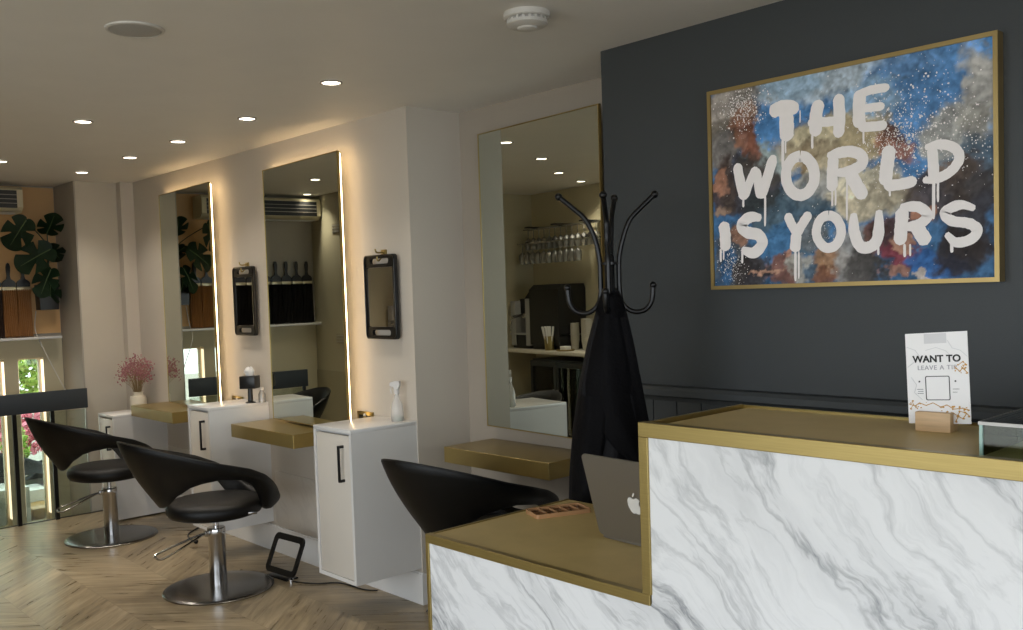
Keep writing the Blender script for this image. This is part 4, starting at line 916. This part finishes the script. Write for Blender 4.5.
b = B(); abox(b, -6.24, -6.10, -.115, .10, 1.28, 1.42, .004); prism(b, [(-6.22, 1.40), (-6.03, 1.40), (-6.03, 1.545), (-6.08, 1.545)], -.10, .08); obj('brew_head', b, M['black'], t)
b = B(); tube(b, [(-6.17, .10, 1.27), (-6.17, .20, 1.26), (-6.17, .24, 1.25)], .014, 10); lathe(b, [(0, 1.24), (.035, 1.24), (.035, 1.28), (0, 1.28)], -6.17, .10, 0, 16); tube(b, smooth_path([(-6.26, .14, 1.26), (-6.28, .17, 1.18), (-6.27, .18, 1.12)], 4), .005, 6); obj('portafilter', b, M['chrome'], t)
b = B(); abox(b, -6.28, -6.06, -.10, .15, .960, 1.085, .003); abox(b, -6.02, -5.69, -.10, .15, .960, 1.0, .003); obj('drip_base', b, M['black'], t)
t = thing('straw_pot', 'brass pot full of white paper straws beside the coffee machine', 'pot', (-5.76, .19, .958))
obj('pot', lathe(B(), [(0, 0), (.040, 0), (.048, .125), (.045, .125), (.038, .006), (0, .006)], n=28), M['gold'], t, world=False)
sw = B(); tube(sw, [(0, 0, 0), (0, 0, .20)], .0055, 8); sw = tag(obj('paper_straw', sw, M['tissue'], world=False), 'white paper straw standing in the brass pot', 'straw', 'straws in the pot')
for k in range(26):
    s = sw if k == 0 else sw.copy()
    if k: C.objects.link(s)
    a = k*2.4; r = .028*math.sqrt((k+.5)/26); s.location = (-5.76+r*math.cos(a), .19+r*math.sin(a), .966); s.rotation_euler = (-.22*r/.028*math.sin(a), .22*r/.028*math.cos(a), 0)
cup = tag(obj('paper_cup', lathe(B(), [(0, .003), (.028, .003), (.028, 0), (.039, .088), (.041, .090), (.039, .092), (.036, .086), (.0265, .006), (0, .006)], n=24), M['paper'], world=False), 'pale paper cup in one of the stacks beside the espresso machine', 'cup', 'stacked paper cups')
first = True
for sx_, sy_, n_ in ((-5.62, .02, 9), (-5.52, -.02, 11), (-5.42, .03, 11), (-5.32, -.02, 10)):
    for k in range(n_):
        c = cup if first else cup.copy()
        if not first: C.objects.link(c)
        first = False; c['label'] = 'pale paper cup in the ' + {-5.62: 'stack nearest the espresso machine', -5.52: 'second stack from the espresso machine', -5.42: 'third stack from the espresso machine', -5.32: 'stack farthest from the espresso machine'}[sx_]; c.location = (sx_, sy_, .9585+.0175*k); c.rotation_euler = (0, 0, k*.7)
tag(obj('brass_tray', lathe(B(), [(0, 0), (.075, 0), (.085, .012), (.082, .013), (.073, .004), (0, .004)], -5.57, .165, .9585, 32), M['gold']), 'small round brass tray on the coffee corner worktop', 'tray')
tag(obj('napkin_stack', abox(B(), -5.60, -5.52, .14, .20, .963, .999, .003), M['tissue']), 'small stack of white napkins on the round brass tray', 'napkins')
t = thing('glass_rack', 'chrome wall rack of two rails holding stemmed glasses upside down', 'rack', (-5.85, CY, 1.9))
b = B()
for y_, z_ in ((-.04, 2.055), (.03, 1.925)): tube(b, [(-6.36, y_, z_), (-5.25, y_, z_)], .006, 8); tube(b, [(-6.36, y_+.05, z_), (-5.25, y_+.05, z_)], .006, 8)
obj('rail', b, M['chrome'], t)
b = B()
for x_ in (-6.2, -5.8, -5.4): abox(b, x_-.03, x_+.03, CY, .09, 2.062, 2.075); abox(b, x_-.008, x_+.008, CY, .09, 1.930, 1.938)
obj('bracket', b, M['blackm'], t)
obj('back_board', abox(B(), -6.25, -5.25, CY, CY+.012, 2.02, 2.11), M['cream'], t)
gl = B(); lathe(gl, [(0, .19), (.032, .190), (.033, .187), (.004, .182), (.0035, .11), (.012, .104), (.030, .085), (.034, .05), (.029, 0), (.0275, 0), (.032, .05), (.028, .083), (.0, .100)], n=20)
gl = tag(obj('wine_glass', gl, M['clear'], world=False), 'stemmed glass hanging upside down from the chrome rack', 'glass', 'glasses hanging from the rack')
k = 0
for y_, z_, n_ in ((-.015, 1.87, 13), (.055, 1.74, 11)):
    for j in range(n_):
        g = gl if k == 0 else gl.copy()
        if k: C.objects.link(g)
        k += 1; g['label'] = 'stemmed glass hanging upside down from the %s chrome rail' % ('upper' if z_ > 1.8 else 'lower'); g.location = (-6.32+.082*j, y_, z_)
tag(obj('waste_bin', lathe(B(), [(0, 0), (.11, 0), (.125, .50), (.120, .505), (.0, .505)], -6.2, .08, 0, 28), M['black']), 'black round bin under the coffee worktop beside the fridge', 'bin')

bpy.context.view_layer.update()
for o in set(bpy.data.objects)-T0:
    if o.parent is None:
        k = o.name.split('.')[0]; dz = {'coffee_counter': .022, 'glass_door_fridge': 0, 'waste_bin': 0, 'glass_rack': 0, 'wine_glass': 0, 'drinks_can': 0}.get(k, .022)
        o.location.x -= .352; o.location.y += .407; o.location.z += dz
        if k == 'coffee_machine': o.location.x -= .03; o.scale = (1.22, 1.05, .97)
        if k == 'coffee_counter': o.location.y += 0
# ------------------------------------------------------------------ daylight, camera
W = bpy.data.worlds.new('sky'); bpy.context.scene.world = W; W.use_nodes = True
bg = W.node_tree.nodes['Background']; bg.inputs[0].default_value = (.87, .94, 1, 1); bg.inputs[1].default_value = WS
def portal(loc, rot, sx, sy):
    l = bpy.data.lights.new('window_portal', 'AREA'); l.shape = 'RECTANGLE'; l.size = sx; l.size_y = sy; l.cycles.is_portal = True
    o = bpy.data.objects.new('window_portal', l); C.objects.link(o); o.location = loc; o.rotation_euler = rot
portal((-.55, -3.15, 1.3), (PI/2, 0, 0), 6.9, 1.9); portal((3.15, -.5, 1.325), (PI/2, 0, PI/2), 4.2, 1.75)
cam = bpy.data.cameras.new('camera'); co = bpy.data.objects.new('camera', cam); C.objects.link(co); bpy.context.scene.camera = co
cam.sensor_width = 36; cam.lens = 938.4188*36/1023; cam.shift_y = 19.6017/1023; cam.clip_start = .05
ya, pi_, ro = .825557, .0461896, .0327748
fwd = Vector((-math.sin(ya)*math.cos(pi_), math.cos(ya)*math.cos(pi_), -math.sin(pi_))); rt = Vector((math.cos(ya), math.sin(ya), 0)); up = rt.cross(fwd)
R_ = math.cos(ro)*rt-math.sin(ro)*up; U_ = math.sin(ro)*rt+math.cos(ro)*up
co.matrix_world = Matrix(((R_.x, U_.x, -fwd.x, 0), (R_.y, U_.y, -fwd.y, 0), (R_.z, U_.z, -fwd.z, 1.5), (0, 0, 0, 1)))
s = bpy.context.scene
s.view_settings.view_transform = 'Standard'; s.view_settings.look = 'None'; s.view_settings.gamma = 1; s.view_settings.use_curve_mapping = False; s.view_settings.exposure = EXPO
s.cycles.max_bounces = 10; s.cycles.diffuse_bounces = 4; s.cycles.glossy_bounces = 6; s.cycles.transmission_bounces = 6; s.cycles.transparent_max_bounces = 12
s.cycles.caustics_reflective = True; s.cycles.caustics_refractive = False; s.cycles.sample_clamp_indirect = 6; s.cycles.use_denoising = True
